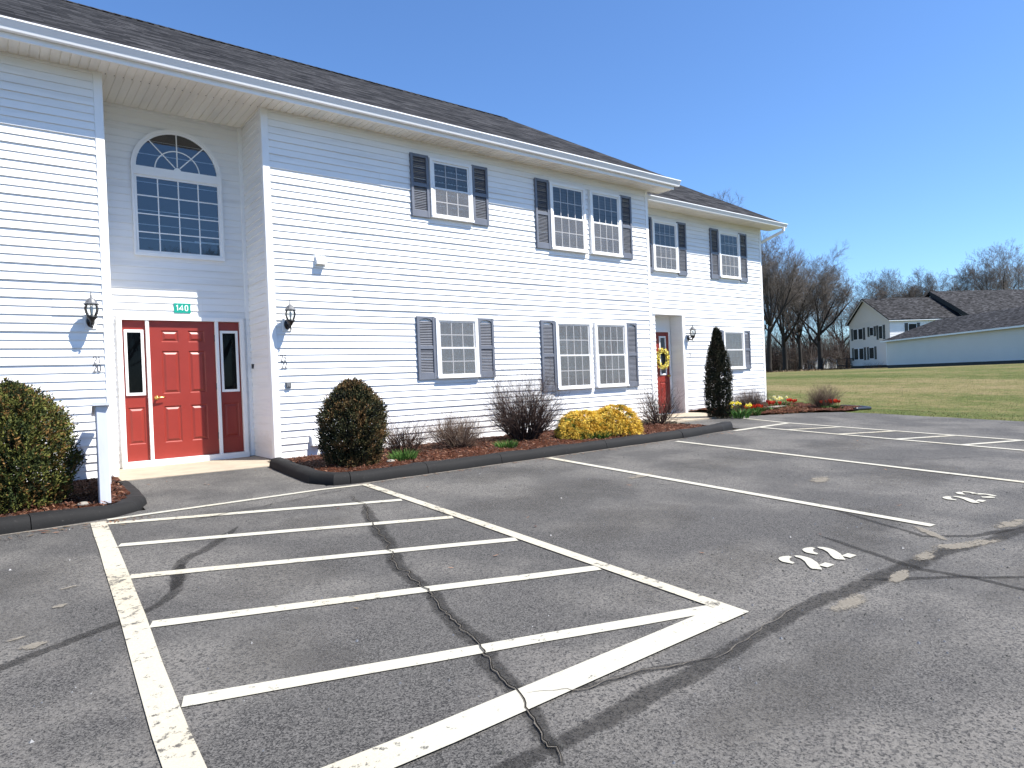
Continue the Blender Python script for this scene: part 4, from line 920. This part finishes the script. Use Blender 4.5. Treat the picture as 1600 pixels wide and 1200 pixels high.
def twiggy(name, label, loc, H, R, nst, mats, r0=.006, dens=3, spread=1.0, cat='shrub', lv=3, flat=.0, group='leafless shrubs in the beds', sq=1.0, cl=.06):
    t = thing(name, label, cat, loc, random.uniform(0, 6), group)
    mb = MB()
    def grow(p, d, L, r, level, mi):
        n = 3; pts = [p]; rs = [r]; q = p
        for k in range(n):
            d = (d + rnd_unit() * .22 + Vector((0, 0, .10))).normalized(); q = q + d * (L / n); pts.append(q); rs.append(r * (1 - .22 * (k + 1)))
        mb.chain(pts, rs, 4 if level == 0 else 3, mi)
        if level < lv:
            for k in range(dens):
                i = random.randint(1, n); a = d.cross(rnd_unit()).normalized()
                grow(pts[i], (d + a * random.uniform(.45, .95)).normalized(), L * random.uniform(.45, .7), rs[i] * .72, level + 1, mi if random.random() < .7 else random.randrange(len(mats)))
    for k in range(nst):
        a = random.uniform(0, 6.2832); tilt = (random.random() ** .6) * spread
        d = Vector((math.cos(a) * math.sin(tilt), math.sin(a) * math.sin(tilt) * sq, math.cos(tilt)))
        ext = 1 / math.sqrt((math.sin(tilt) / R) ** 2 + (math.cos(tilt) / H) ** 2)
        grow(Vector((cl * math.cos(a) * random.random(), cl * math.sin(a) * random.random(), -.03)), d, ext * random.uniform(.5, .66), r0 * random.uniform(.7, 1.1), 0, random.randrange(len(mats)))
    mb.build('stems', mats, t); return t
twiggy('bare_shrub', 'sparse leafless brown shrub directly right of the dark rounded evergreen', (4.72, -1.30, -.0), .66, .52, 46, ['tw0', 'tw1', 'tw2'], .0105, 4, 1.1)
twiggy('bare_shrub', 'low dense dome of pinkish brown bare twigs beneath the single ground window', (5.62, -1.28, -.0), .62, .72, 105, ['tw0', 'tw1', 'tw3'], .0085, 4, 1.3)
twiggy('bare_shrub', 'biggest leafless shrub, blackish stems before the left shutter of the paired ground windows', (6.98, -1.22, -.0), 1.36, .95, 120, ['tw2', 'tw2', 'tw0'], .011, 4, .95, cl=.18)
twiggy('bare_shrub', 'open leafless vase shaped shrub before the wreathed red door', (10.42, -1.20, -.03), .98, .80, 34, ['tw0', 'tw1', 'tw2'], .012, 4, 1.0)
twiggy('bare_shrub', 'reddish twiggy barberry against the far corner of the building', (14.55, -.60, .02), .62, .70, 100, ['tw0', 'twigr', 'tw3'], .007, 5, 1.3)
twiggy('bare_shrub', 'small reddish barberry at the outer end of the flower bed', (16.35, -1.55, .0), .68, .55, 80, ['tw0', 'twigr', 'tw3'], .007, 5, 1.15)
# gold thread cypress
t = thing('golden_cypress', 'spreading golden yellow threadleaf cypress mound behind the kerb', 'shrub', (8.14, -1.72, -.0))
mb = MB()
for cx, cy, rr, hh_ in ((.28, -.22, .44, .50), (-.30, .0, .44, .44), (-.02, .10, .5, .40), (.38, .08, .38, .42), (-.58, -.10, .25, .28)):
    for k in range(1250):
        a = random.uniform(0, 6.28); z = random.random(); q = (1 - z ** 2) ** .5 * (.75 + .25 * random.random()); c = Vector((cx + rr * q * math.cos(a), cy + rr * q * math.sin(a), hh_ * z + .01))
        o = Vector((math.cos(a), math.sin(a), .35 - .7 * (1 - z)))
        cl = noise.noise(c * 6) + .5 * noise.noise(c * 15)
        mi = 2 if cl < -.32 else (1 if cl < -.05 else (0 if cl < .28 else 3))
        for j in range(5):
            d = (o + rnd_unit() * .5).normalized(); p1 = c + d * random.uniform(.03, .07); p2 = p1 + (d + Vector((0, 0, -.6))).normalized() * random.uniform(.02, .05); s_ = d.cross(rnd_unit()).normalized() * .0035
            mb.add([c - s_, c + s_, p1 + s_, p1 - s_, p2], [(0, 1, 2, 3), (3, 2, 4)], mi if random.random() < .75 else random.choice((0, 1, 3)))
mb.build('foliage', ['gold0', 'gold1', 'gold2', 'gold3'], t)
st = MB()
for k in range(16):
    a = random.uniform(0, 6.28); st.chain([(0, 0, -.03), (.2 * math.cos(a), .1 * math.sin(a), .15), (.42 * math.cos(a), .25 * math.sin(a), .22)], [.014, .010, .005], 5)
st.build('stems', 'tw2', t)
def tuft(name, label, loc, R, H, n, mats=('gr0', 'gr1', 'gr2'), group=None, cat='plant', wd=.0035, sp=.8):
    t = thing(name, label, cat, loc, 0, group); mb = MB()
    for k in range(n):
        a = random.uniform(0, 6.28); r = R * .75 * math.sqrt(random.random()); p = Vector((r * math.cos(a), r * math.sin(a) * .8, -.01)); d = Vector((math.cos(a) * r / R * sp + random.uniform(-.25, .25), math.sin(a) * r / R * sp + random.uniform(-.25, .25), 1)).normalized(); L = H * random.uniform(.6, 1.1)
        s_ = d.cross(rnd_unit()).normalized() * wd; m_ = p + d * L * .6; e = m_ + (d + Vector((d.x, d.y, -.25)) * .6).normalized() * L * .45
        mb.add([p - s_, p + s_, m_ + s_ * .8, m_ - s_ * .8, e], [(0, 1, 2, 3), (3, 2, 4)], random.randrange(len(mats)))
    mb.build('blades', list(mats), t); return t
tuft('green_tuft', 'bright green grassy clump at the foot of the dark rounded evergreen', (4.34, -1.90, .0), .22, .17, 420, group='green clumps in the mulch')
tuft('green_tuft', 'green grassy clump left of the biggest leafless shrub, out in the mulch', (6.08, -1.92, .0), .19, .15, 380, group='green clumps in the mulch')
tuft('green_tuft', 'green grassy clump pressed against the golden cypress', (7.80, -2.12, .0), .22, .17, 420, group='green clumps in the mulch')
def flower_clump(label, loc, kind, n, mats, H, R, cat='flowers', grp='spring flowers at the far corner'):
    t = thing(kind, label, cat, loc, 0, grp); bl = MB()
    for k in range(n * 7):
        a = random.uniform(0, 6.28); r = R * random.random(); p = Vector((r * math.cos(a), r * math.sin(a), -.01)); d = Vector((math.cos(a) * .5, math.sin(a) * .5, 1)).normalized(); s_ = d.cross(rnd_unit()).normalized() * .011; L = H * random.uniform(.5, .85); m_ = p + d * L * .55; e = p + d * L + Vector((math.cos(a), math.sin(a), 0)) * .04
        bl.add([p - s_ * .5, p + s_ * .5, m_ + s_, m_ - s_, e], [(0, 1, 2, 3), (3, 2, 4)], random.randrange(2))
    heads = []
    for k in range(n):
        a = random.uniform(0, 6.28); r = R * math.sqrt(random.random()); h = H * random.uniform(.8, 1.1); c = Vector((r * math.cos(a) * 1.15, r * math.sin(a) * 1.15, h)); bl.tube((c.x * .8, c.y * .8, 0), c, .004, .003, 4); heads.append(c)
    bl.build('leaves', ['gr0', 'gr1'], t)
    fl = MB()
    for c in heads:
        for j in range(6):
            a = math.pi * j / 3 + random.random() * .3; u = Vector((math.cos(a), math.sin(a), 0)); v = Vector((-math.sin(a), math.cos(a), 0))
            if kind == 'tulip_clump': pts = [c + u * .008, c + u * .034 + v * .024 + Vector((0, 0, .03)), c + u * .036 + Vector((0, 0, .082)), c + u * .034 - v * .024 + Vector((0, 0, .03))]
            else: pts = [c, c + u * .028 + v * .015, c + u * .055 + Vector((0, 0, -.005)), c + u * .028 - v * .015]
            if kind == 'daffodil_clump':
                f_ = lambda p: c + Vector(((p - c).x * .8, (p - c).z - (p - c).y * .25, (p - c).y)); pts = [f_(p) for p in pts]
            fl.add(pts, [(0, 1, 2, 3)], 0 if j % 3 else 1)
        if kind == 'daffodil_clump': fl.add([c + Vector((.016 * math.cos(q), -.006, .016 * math.sin(q))) for q in (0, 1.57, 3.14, 4.71)] + [c + Vector((.02 * math.cos(q), -.035, .02 * math.sin(q))) for q in (0, 1.57, 3.14, 4.71)], [(k, (k + 1) % 4, 4 + (k + 1) % 4, 4 + k) for k in range(4)] + [(4, 5, 6, 7)], 1)
    fl.build('blooms', mats, t); return t
random.seed(21)
flower_clump('clump of yellow daffodils at the foot of the tall narrow evergreen', (12.90, -1.42, .0), 'daffodil_clump', 13, ['yel2', 'yel'], .30, .20)
flower_clump('red tulips nearest the daffodils at the bed edge', (13.72, -1.22, .0), 'tulip_clump', 11, ['redp', 'redp2'], .17, .18)
flower_clump('red tulips beside the barberry at the building corner', (15.02, -.98, .0), 'tulip_clump', 8, ['redp', 'redp2'], .20, .16)
flower_clump('red tulips in the middle of the far bed behind the rusty mulch mound', (15.95, -.85, .0), 'tulip_clump', 7, ['redp', 'redp2'], .19, .16)
flower_clump('red tulips under the small outer barberry', (16.20, -1.80, .0), 'tulip_clump', 10, ['redp', 'redp2'], .16, .24)
flower_clump('white and pale yellow daffodils behind the middle red tulips', (16.25, -.35, .02), 'daffodil_clump', 12, ['whitep', 'yel2'], .26, .24)
tuft('green_tuft', 'green foliage clump between the red tulips by the corner', (14.25, -1.0, .0), .2, .2, 200, group='green clumps in the mulch', wd=.008)
rm = MB()
for k in range(1500):
    x = random.gauss(0, .40); y = random.gauss(0, .20); z = .09 * math.exp(-(x * x / .3 + y * y / .08)) + random.uniform(0, .03); c = Vector((x, y, z)); d = rnd_unit(); d.z = abs(d.z) * .5; leaf(rm, c, d, random.uniform(.03, .07), .006, random.randrange(2))
o = rm.build('rusty_groundcover', ['rust', 'chip1']); o.location = (15.0, -1.42, .0); tag(o, 'rust coloured dead groundcover heaped along the edge of the far flower bed', 'plant')
# pale stepping stones in the corner bed, stones by the shrubs, dark edging strip
m = MB(); m.prism([(p[0] * .42, p[1] * .12) for p in arc(0, 0, 1, 1, 0, 345, 14)], 0, .06); o = m.build('flat_stone', 'stone'); o.location = (15.75, -.62, .03); tag(o, 'flat pale edging stone lying behind the red tulips', 'stone')
def rock(loc, r, label):
    m = MB(); P = [(0, -.4), (.7, -.3), (1.0, .0), (.8, .35), (.4, .55), (0, .6)]; m.lathe([(max(a, .001) * r * (1 + .1 * random.random()), b * r) for a, b in P], (0, 0, 0), 9)
    m.v = [(v[0] * 1.3 + .15 * r * noise.noise((v[0] * 20, v[1] * 20, 1)), v[1], v[2]) for v in m.v]; o = m.build('stone', 'stone', smooth=True); o.location = loc; o.rotation_euler = (0, 0, random.random() * 6); tag(o, label, 'stone')
rock((4.12, -1.98, .02), .05, 'pale stone between the dark evergreen and the green clump'); rock((.70, -2.30, .0), .045, 'pale grey stone at the foot of the low screen fence'); rock((6.62, -1.9, .0), .045, 'small pale stone in the mulch before the biggest leafless shrub')
P_ = resample([(16.3, -2.30), (16.9, -2.38), (17.25, -2.0), (17.3, -1.5)], .1); m = MB()
m.chain([(p[0], p[1], ground(*p) + .03 + .0) for p in P_], [.05] * len(P_), 6); o = m.build('bed_edging', 'black', smooth=True); tag(o, 'black edging tube curling round the outer end of the flower bed', 'edging')

# short grass blades near the lot edge
gb = MB(); random.seed(5)
for k in range(30000):
    x = 15.9 + 18 * random.random() ** 1.6; y = random.uniform(-14, 9)
    if x < 17.5 and y > -2.5: continue
    z = ground(x, y); a = random.uniform(0, 6.28); H = random.uniform(.008, .024); s_ = .008; c, sn = math.cos(a), math.sin(a)
    gb.add([(x - c * s_, y - sn * s_, z - .005), (x + c * s_, y + sn * s_, z - .005), (x + random.uniform(-.02, .02), y + random.uniform(-.02, .02), z + H)], [(0, 1, 2)], 0 if noise.noise((x * .5, y * .5, 0)) + random.uniform(-.4, .4) > 0 else 1)
gb.build('lawn_grass', ['blade0', 'blade1'], kind='stuff', label='thin spring grass along the edge of the parking lot', category='grass')

# ------------------------------------------------------------------ far apartment house
zf = ground(74, 22) - .35
H0 = Vector((80.8, 23.3)); hdir = Vector((.866, -.5)); ang = math.atan2(hdir.y, hdir.x)
fh = thing('apartment_house', 'white two-storey gabled house with black shutters far across the lawn', 'building', (H0.x, H0.y, 1.05), ang)
GW = 7.1; EH = 5.12                               # gable width and eave height above the foundation line
TG = lambda x, y, z: (y, GW - x, z)                # gable face, seen from outside, x runs left to right
m = MB(TG); siding(m, 0, GW, 0, .0, EH); m.add([(-.0, -.003, EH), (GW, -.003, EH), (GW * .42, -.003, EH + 2.70)], [(0, 1, 2)]); m.build('wall', 'farwall', fh)
m = MB(); siding(m, 0, 30, 0, .0, EH); m.add([(0, GW, -.5), (30, GW, -.5), (30, GW, EH), (0, GW, EH)], [(0, 1, 2, 3)]); m.build('wall', 'vinyl', fh)
m = MB(); m.box(.02, 30, .02, GW - .02, -1.2, -.001); m.build('foundation', 'found', fh)
def fwin(x0, x1, z0, z1, T, nx=1):
    m = MB(T); m.box(x0, x1, -.05, 0, z0, z1); wi = m.build('window', 'trim', fh)
    m = MB(T); g_ = .06; n = nx; wd = (x1 - x0 - g_ * (n + 1)) / n
    for k in range(n): a = x0 + g_ + k * (wd + g_); m.add([(a, -.056, z0 + g_), (a + wd, -.056, z0 + g_), (a + wd, -.056, z1 - g_), (a, -.056, z1 - g_)], [(0, 1, 2, 3)])
    m.build('pane', 'fardark', wi)
def fsh(x0, x1, z0, z1, T):
    m = MB(T); m.cbox(x0, x1, -.06, 0, z0, z1, .01); m.build('shutter', 'black', fh)
for x0, x1, z0, z1, nx in ((.75, 2.55, 3.15, 4.5, 2), (3.75, 4.45, 3.45, 4.5, 1), (5.3, 6.0, 3.0, 4.55, 1), (.78, 2.6, .72, 2.15, 2), (3.55, 4.45, .75, 2.15, 1)):
    if nx == 2: fwin(x0, (x0 + x1) / 2 - .05, z0, z1, TG); fwin((x0 + x1) / 2 + .05, x1, z0, z1, TG)
    else: fwin(x0, x1, z0, z1, TG)
    fsh(x0 - .36, x0 - .02, z0 - .05, z1 + .05, TG); fsh(x1 + .02, x1 + .36, z0 - .05, z1 + .05, TG)
for x0 in (2.3, 8.5, 14): fwin(x0, x0 + 1.1, 3.35, 4.6, None); fsh(x0 - .42, x0 - .03, 3.3, 4.65, None); fsh(x0 + 1.13, x0 + 1.5, 3.3, 4.65, None)
def gable_roof(x0, x1, ye, ze, yr, zr, yb, zb, name='roof'):
    t = .12; m = MB()
    m.add([(x0, ye, ze), (x1, ye, ze), (x1, yr, zr), (x0, yr, zr), (x1, yb, zb), (x0, yb, zb), (x0, ye, ze - t), (x1, ye, ze - t), (x1, yr, zr - t), (x0, yr, zr - t), (x1, yb, zb - t), (x0, yb, zb - t)],
          [(0, 1, 2, 3), (3, 2, 4, 5), (0, 6, 7, 1), (1, 7, 8, 2), (2, 8, 10, 4), (0, 3, 9, 6), (3, 5, 11, 9), (6, 9, 8, 7), (9, 11, 10, 8), (5, 4, 10, 11)])
    return m.build(name, 'shinglefar', fh)
yr = GW * .58
gable_roof(-.35, 9.2, -.35, EH + .02, yr, EH + 2.88, GW + .35, EH + .02)
m = MB(); m.box(-.30, 9.2, -.34, -.30, EH - .20, EH - .105); m.build('gutter', 'gutter', fh)
m = MB()
m.add([(-.33, y, z) for y, z in ((-.35, EH - .1), (yr, EH + 2.76), (GW + .35, EH - .1), (GW + .35, EH - .28), (yr, EH + 2.58), (-.35, EH - .28))], [(0, 1, 4, 5), (1, 2, 3, 4)]); m.build('rake_board', 'farwall', fh)
# the taller section to the right
m = MB(); siding(m, 9.2, 30, -1.2, .0, EH + .1); m.add([(9.2, -1.2, 0), (9.2, 8.5, 0), (9.2, 8.5, EH), (9.2, yr + .2, EH + 3.4), (9.2, -1.2, EH)], [(0, 1, 2, 3, 4)]); m.build('wall', 'vinyl', fh)
gable_roof(8.85, 30, -1.75, EH + .0, yr + .2, EH + 3.6, 9.2, EH + .02)
m = MB(); m.box(8.9, 30, -1.74, -1.70, EH - .22, EH - .105); m.build('gutter', 'gutter', fh)
m = MB(); m.add([(8.84, y, z) for y, z in ((-1.75, EH - .02), (yr + .2, EH + 3.58), (yr + .2, EH + 3.0), (-1.75, EH - .55))], [(0, 1, 2, 3)]); m.add([(8.95, y, z) for y, z in ((-1.75, EH - .02), (yr + .2, EH + 3.58), (yr + .2, EH + 3.0), (-1.75, EH - .55))], [(0, 1, 2, 3)]); m.build('rake_board', 'found', fh)  # rake of the taller roof, its shadow put in as a dark colour
for k, (x, y) in enumerate(((-.5, 1.2), (-.6, 2.2), (-.5, 3.4))):
    c = fh.matrix_basis if False else None
    p = H0 + hdir * x + Vector((-hdir.y, hdir.x)) * y
    twiggy('bare_shrub', 'thin bare foundation shrub against the gable of the far house', (p.x, p.y, ground(p.x, p.y)), 1.0, .9, 14, ['tw1', 'tw3'], .012, 3, .9, lv=2, group='bare foundation shrubs at the far house')
# ------------------------------------------------------------------ garage row in front of it
gdir = Vector((-.67, -.742)).normalized(); gang = math.atan2(gdir.y, gdir.x)      # x runs left to right in the picture
ga = thing('garage_row', 'long low white garage with a grey hipped roof seen from behind', 'garage', (70.9, 19.6, 1.0), gang)
GH = 2.45; GL = 42; GD = 7.0
m = MB(); siding(m, .0, GL, 0, .0, GH); m.build('wall', 'farwall', ga)
TG2 = lambda x, y, z: (y, GD - x, z)
m = MB(TG2); siding(m, 0, GD, 0, .0, GH); m.build('wall', 'vinyl', ga)
m = MB(); m.box(.03, GL, .03, GD - .03, -1.6, -.001); m.build('foundation', 'found', ga)
e = .38; zt = GH + 1.72; m = MB(); z0 = GH - .02
m.add([(-e, -e, z0), (GL, -e, z0), (GL, GD + e, z0), (-e, GD + e, z0), (2.6, GD / 2, zt), (GL, GD / 2, zt), (-e, -e, z0 - .10), (GL, -e, z0 - .10), (GL, GD + e, z0 - .10), (-e, GD + e, z0 - .10)], [(0, 1, 5, 4), (3, 0, 4), (2, 3, 4, 5), (6, 9, 8, 7)]); m.build('roof', 'shinglefar', ga)
m = MB(); m.box(-e - .02, GL, -e - .03, -e, z0 - .13, z0 + .0); m.box(-e - .03, -e, -e, GD + e, z0 - .13, z0); m.build('gutter', 'gutter', ga)
m = MB(); m.cbox(-.02, .12, -.03, .1, 0, GH); m.build('corner_trim', 'trim', ga)
# dark deck with railing beside the house
p = H0 + hdir * .4 + Vector((-hdir.y, hdir.x)) * 7.4
dk = thing('porch_deck', 'dark wooden deck with railing at the left end of the far house', 'deck', (p.x, p.y, ground(p.x, p.y)), ang)
m = MB(); m.box(-1.2, 1.6, -.7, 1.3, .42, .52); m.build('platform', 'deck', dk)
for x, y in ((-1.2, -.7), (1.5, -.7), (-1.2, 1.2), (1.5, 1.2), (.1, -.7)): m = MB(); m.box(x, x + .1, y, y + .1, -.2, 1.35); m.build('post', 'deck', dk)
m = MB(); m.box(-1.2, 1.6, -.68, -.62, 1.25, 1.33); m.box(-1.2, 1.6, -.68, -.62, .62, .68); m.box(-1.18, -1.12, -.7, 1.3, 1.25, 1.33)
for k in range(22): x = -1.15 + k * .125; m.box(x, x + .04, -.67, -.63, .68, 1.25)
m.build('railing', 'deck', dk)
pts = [(84.5, 32.0), (77.5, 26.5), (73.0, 22.8), (71.3, 20.6)]; P_ = resample(pts, 1.0); m = MB(); m.ribbon(P_, 1.0, lambda x, y: (x, y, ground(x, y) + .035)); m.build('path', 'path', kind='structure')

# ------------------------------------------------------------------ bare trees
def at_px(u, depth):      # ground position on the sightline of image column u (1600 wide) at a depth: used only to read places off the photo
    X = CAM + (fw * 1.0 + rt * ((u - 800) / 1047.3)) * depth; return X.x, X.y
def bare_tree(seed, H, r, fork=.28, lean=0.0, spread=.55, nlimb=6, lv=4, dens=1.2):
    rg = random.Random(seed); tr = MB(); cr = MB()
    def ru(): return Vector((rg.gauss(0, 1), rg.gauss(0, 1), rg.gauss(0, 1))).normalized()
    def br(p, d, L, r0, level):
        n = 5 if level < 2 else (4 if level < 3 else 2); pts = [p]; rs = [r0]; q = p
        for k in range(n):
            d = (d + ru() * (.16 if level < 2 else .2) + Vector((0, 0, .11 if level < 3 else .05))).normalized(); q = q + d * (L / n); pts.append(q); rs.append(max(r0 * (1 - .17 * (k + 1)) if level < 3 else r0 * (1 - .28 * (k + 1)), .006))
        cr.chain(pts, rs, 6 if level == 0 else (4 if level < 2 else 3), 0 if level < 2 else 1)
        if level >= lv: return
        cnt = int({0: 7, 1: 6, 2: 5, 3: 5}.get(level, 3) * dens)
        for k in range(cnt):
            f = .25 + .75 * (k + rg.random()) / cnt; i = min(int(f * n), n - 1); b = pts[i].lerp(pts[i + 1], f * n - i); rr = rs[min(i + 1, n)] * rg.uniform(.5, .72)
            a = d.cross(ru()).normalized(); dd = (pts[i + 1] - pts[i]).normalized() * .9 + a * rg.uniform(.45, .85)
            br(b, dd.normalized(), L * rg.uniform(.42, .66) * (1.1 - .35 * f), max(rr * .9, .006), level + 1)
    p = Vector((0, 0, -.3)); pts = [p]; rs = [r * 1.35]; d = Vector((lean, 0, 1)).normalized()
    for k in range(6): d = (d + ru() * .05).normalized(); p = p + d * (H * fork / 6 + (.05)); pts.append(p); rs.append(r * (1 - .05 * k))
    tr.chain(pts, rs, 9, 0)
    # central leader goes on, limbs leave it
    for k in range(nlimb):
        a = 2 * math.pi * k / nlimb + rg.uniform(-.4, .4); s_ = rg.uniform(.55, 1.15) * spread * (1.5 if k else .25); d0 = Vector((math.cos(a) * s_, math.sin(a) * s_, 1)).normalized(); b = pts[rg.choice((4, 5, 6, 6))]
        br(b, d0, (H - b.z) * rg.uniform(.5, .62), r * rg.uniform(.42, .62), 0)
    return tr, cr
def mk_tree(name, label, x, y, seed, H, r, group='bare trees beyond the lawn', rz=None, bm=('bark', 'twig'), **kw):
    t = thing(name, label, 'tree', (x, y, ground(x, y) - .05), random.uniform(0, 6) if rz is None else rz, group)
    a, b = bare_tree(seed, H, r, **kw); a.build('trunk', bm[0], t, smooth=True); b.build('crown', list(bm), t, smooth=True); return t
random.seed(3)
def T_(u, depth, *a, **k):
    x, y = at_px(u, depth); return mk_tree('bare_tree', a[0], x, y, *a[1:], **k)
t1 = T_(1283, 84, 'spreading leafless tree with a forked trunk left of the far house', 11, 14.6, .30, fork=.30, spread=.62, nlimb=6, rz=.4)
t2 = T_(1228, 88, 'tallest leafless tree just off the corner of the apartment building', 12, 18.6, .31, fork=.25, spread=.55, nlimb=7, rz=1.0)
t3 = T_(1203, 80, 'leafless tree half hidden by the corner of the apartment building', 13, 18.5, .30, fork=.3, spread=.55, nlimb=7, rz=2.0)
t4 = T_(1252, 94, 'slender leafless tree behind the tallest one', 14, 18.0, .26, fork=.3, spread=.45, nlimb=6, rz=3.0)
def again(src, u, depth, label, rz, sc, grp='bare trees beyond the lawn'):
    x, y = at_px(u, depth); c = copy_tree(src); c.location = (x, y, ground(x, y) - .05); c.rotation_euler = (0, 0, rz); c.scale = (sc, sc, sc); c['label'] = label; c['group'] = grp; return c
again(t2, 1265, 103, 'thin leafless tree between the tallest tree and the forked one', 2.6, .82); again(t1, 1318, 112, 'leafless tree showing just left of the far gable', 4.0, .95)
again(t3, 1375, 112, 'leafless tree rising behind the ridge of the far gable', 1.2, .98); again(t1, 1345, 120, 'faint leafless tree behind the far gable peak', 2.2, .95)
again(t1, 1440, 104, 'leafless tree over the step in the far roofs', 5.1, 1.15); t5 = T_(1486, 100, 'broad dark limbed leafless tree above the taller far roof', 15, 17.6, .36, fork=.26, spread=.75, nlimb=6, rz=.9, lv=4)
again(t4, 1560, 98, 'upright leafless tree near the right edge behind the far roof', 1.9, 1.10); again(t2, 1604, 104, 'leafless tree at the very right edge', .3, 1.0); again(t4, 1412, 118, 'small leafless crown behind the far roofs', 3.3, .92); again(t5, 1530, 120, 'pale leafless crown between the two biggest trees over the far roof', 4.4, .98)
again(t3, 1098, 64, 'bare treetop showing over the lower roof', .8, 1.03)
again(t4, 1192, 96, 'leafless tree mostly behind the building corner', 5.0, .95); again(t3, 1240, 110, 'rear leafless tree in the clump by the building corner', 4.2, 1.0)
# thicket at the edge of the lawn
wd = MB(); random.seed(9)
for k in range(2600):
    u = random.uniform(1150, 1345) if k % 6 else random.uniform(1345, 1640); d = random.uniform(96, 135) if u < 1345 else random.uniform(112, 150); x, y = at_px(u, d); z = ground(x, y); H = random.uniform(2.0, 6.0) * (1.6 if random.random() < .3 else 1); p = Vector((x, y, z - .2)); dv = Vector((random.uniform(-.25, .25), random.uniform(-.25, .25), 1)); pts = [p]; r0 = random.uniform(.012, .05)
    for j in range(3): dv = (dv + rnd_unit() * .15).normalized(); pts.append(pts[-1] + dv * H / 3)
    mi = random.randrange(3); wd.chain(pts, [r0, r0 * .8, r0 * .5, r0 * .2], 3, mi)
    for j in range(9):
        b = pts[random.choice((1, 1, 2, 3))]; dd = (Vector((0, 0, .7)) + rnd_unit()).normalized(); q = b + dd * random.uniform(.4, 1.5); wd.tube(b, q, .012, .005, 3, mi); 
        for l in range(2): wd.tube(b.lerp(q, .6), b.lerp(q, .6) + (dd + rnd_unit() * .8).normalized() * .6, .007, .004, 3, mi)
for k in range(6000):
    u = random.uniform(1150, 1400); d = random.uniform(100, 130); x, y = at_px(u, d); z = ground(x, y); c = Vector((x, y, z + abs(random.gauss(0, 1.9)))); leaf(wd, c, rnd_unit(), random.uniform(.12, .3), .03, random.randrange(3))
wd.build('far_woods', ['twig', 'twigr', 'tw2'], kind='stuff', label='brown leafless brush and thin stems along the far edge of the lawn', category='woods')
lit = MB()
for k in range(2500):
    u = random.uniform(1160, 1335); d = random.uniform(78, 100); x, y = at_px(u, d); leaf(lit, Vector((x, y, ground(x, y) + .03)), Vector((random.gauss(0, 1), random.gauss(0, 1), .4)), random.uniform(.1, .3), .08, 0)
lit.build('leaf_litter', ['leaf_litter'], kind='stuff', label='dead brown leaves lying under the far trees', category='leaves')
# pale sheds behind the trees
def shed(u, d, w_, h_, label):
    x, y = at_px(u, d); t = thing('shed', label, 'shed', (x, y, ground(x, y)), R_(-38), 'pale sheds behind the trees')
    m = MB(); siding(m, 0, w_, 0, -.2, h_); m.box(.0, w_, .001, 1.6, -.2, h_); m.plate([(0, h_), (w_, h_), (w_ / 2, h_ + .45)], 0, 1.6); m.build('wall', 'trim', t)
    m = MB(); m.add([(-.15, -.15, h_ - .06), (w_ / 2, -.15, h_ + .50), (w_ + .15, -.15, h_ - .06), (-.15, 1.75, h_ - .06), (w_ / 2, 1.75, h_ + .50), (w_ + .15, 1.75, h_ - .06)], [(0, 3, 4, 1), (1, 4, 5, 2)]); m.build('roof', 'capgrey', t)
    m = MB(); m.box(w_ * .3, w_ * .7, -.03, 0, -.1, h_ * .85); m.build('door', 'greypost', t)
shed(1272, 100, 2.2, 1.5, 'small pale shed left of the forked tree trunk'); shed(1291, 102, 1.9, 1.4, 'small pale shed right of the forked tree trunk')
x0, y0 = at_px(1252, 103); x1, y1 = at_px(1268, 101); fe = thing('picket_fence', 'short pale picket fence between the far trunks', 'fence', (x0, y0, ground(x0, y0)))
m = MB(); n = 14
for k in range(n): q = Vector((x1 - x0, y1 - y0)) * (k / n); m.box(q.x, q.x + .10, q.y, q.y + .04, -.1, 1.25 + .1 * (k % 2))
m.build('pickets', 'greypost', fe); m = MB(); m.tube((0, 0, .9), (x1 - x0, y1 - y0, .9), .05, .05, 4); m.build('rail', 'greypost', fe)
# trees across the lot behind the viewer, seen mirrored in the door glass
for k, (x, y, s_, sc) in enumerate(((4, -52, t1, .95), (9, -58, t2, 1.0), (14, -50, t3, .9), (19, -60, t4, 1.0), (-2, -56, t5, 1.0), (25, -54, t2, .95), (34, -50, t4, 1.0), (42, -46, t1, 1.1), (50, -52, t3, 1.0), (60, -48, t2, 1.0), (72, -50, t5, 1.1))):
    c = copy_tree(s_); c.location = (x, y, ground(x, y) - .05); c.rotation_euler = (0, 0, k * 1.3); c.scale = (sc,) * 3; c['label'] = 'leafless tree across the parking lot mirrored in the door glass'; c['group'] = 'trees across the lot seen only as reflections'
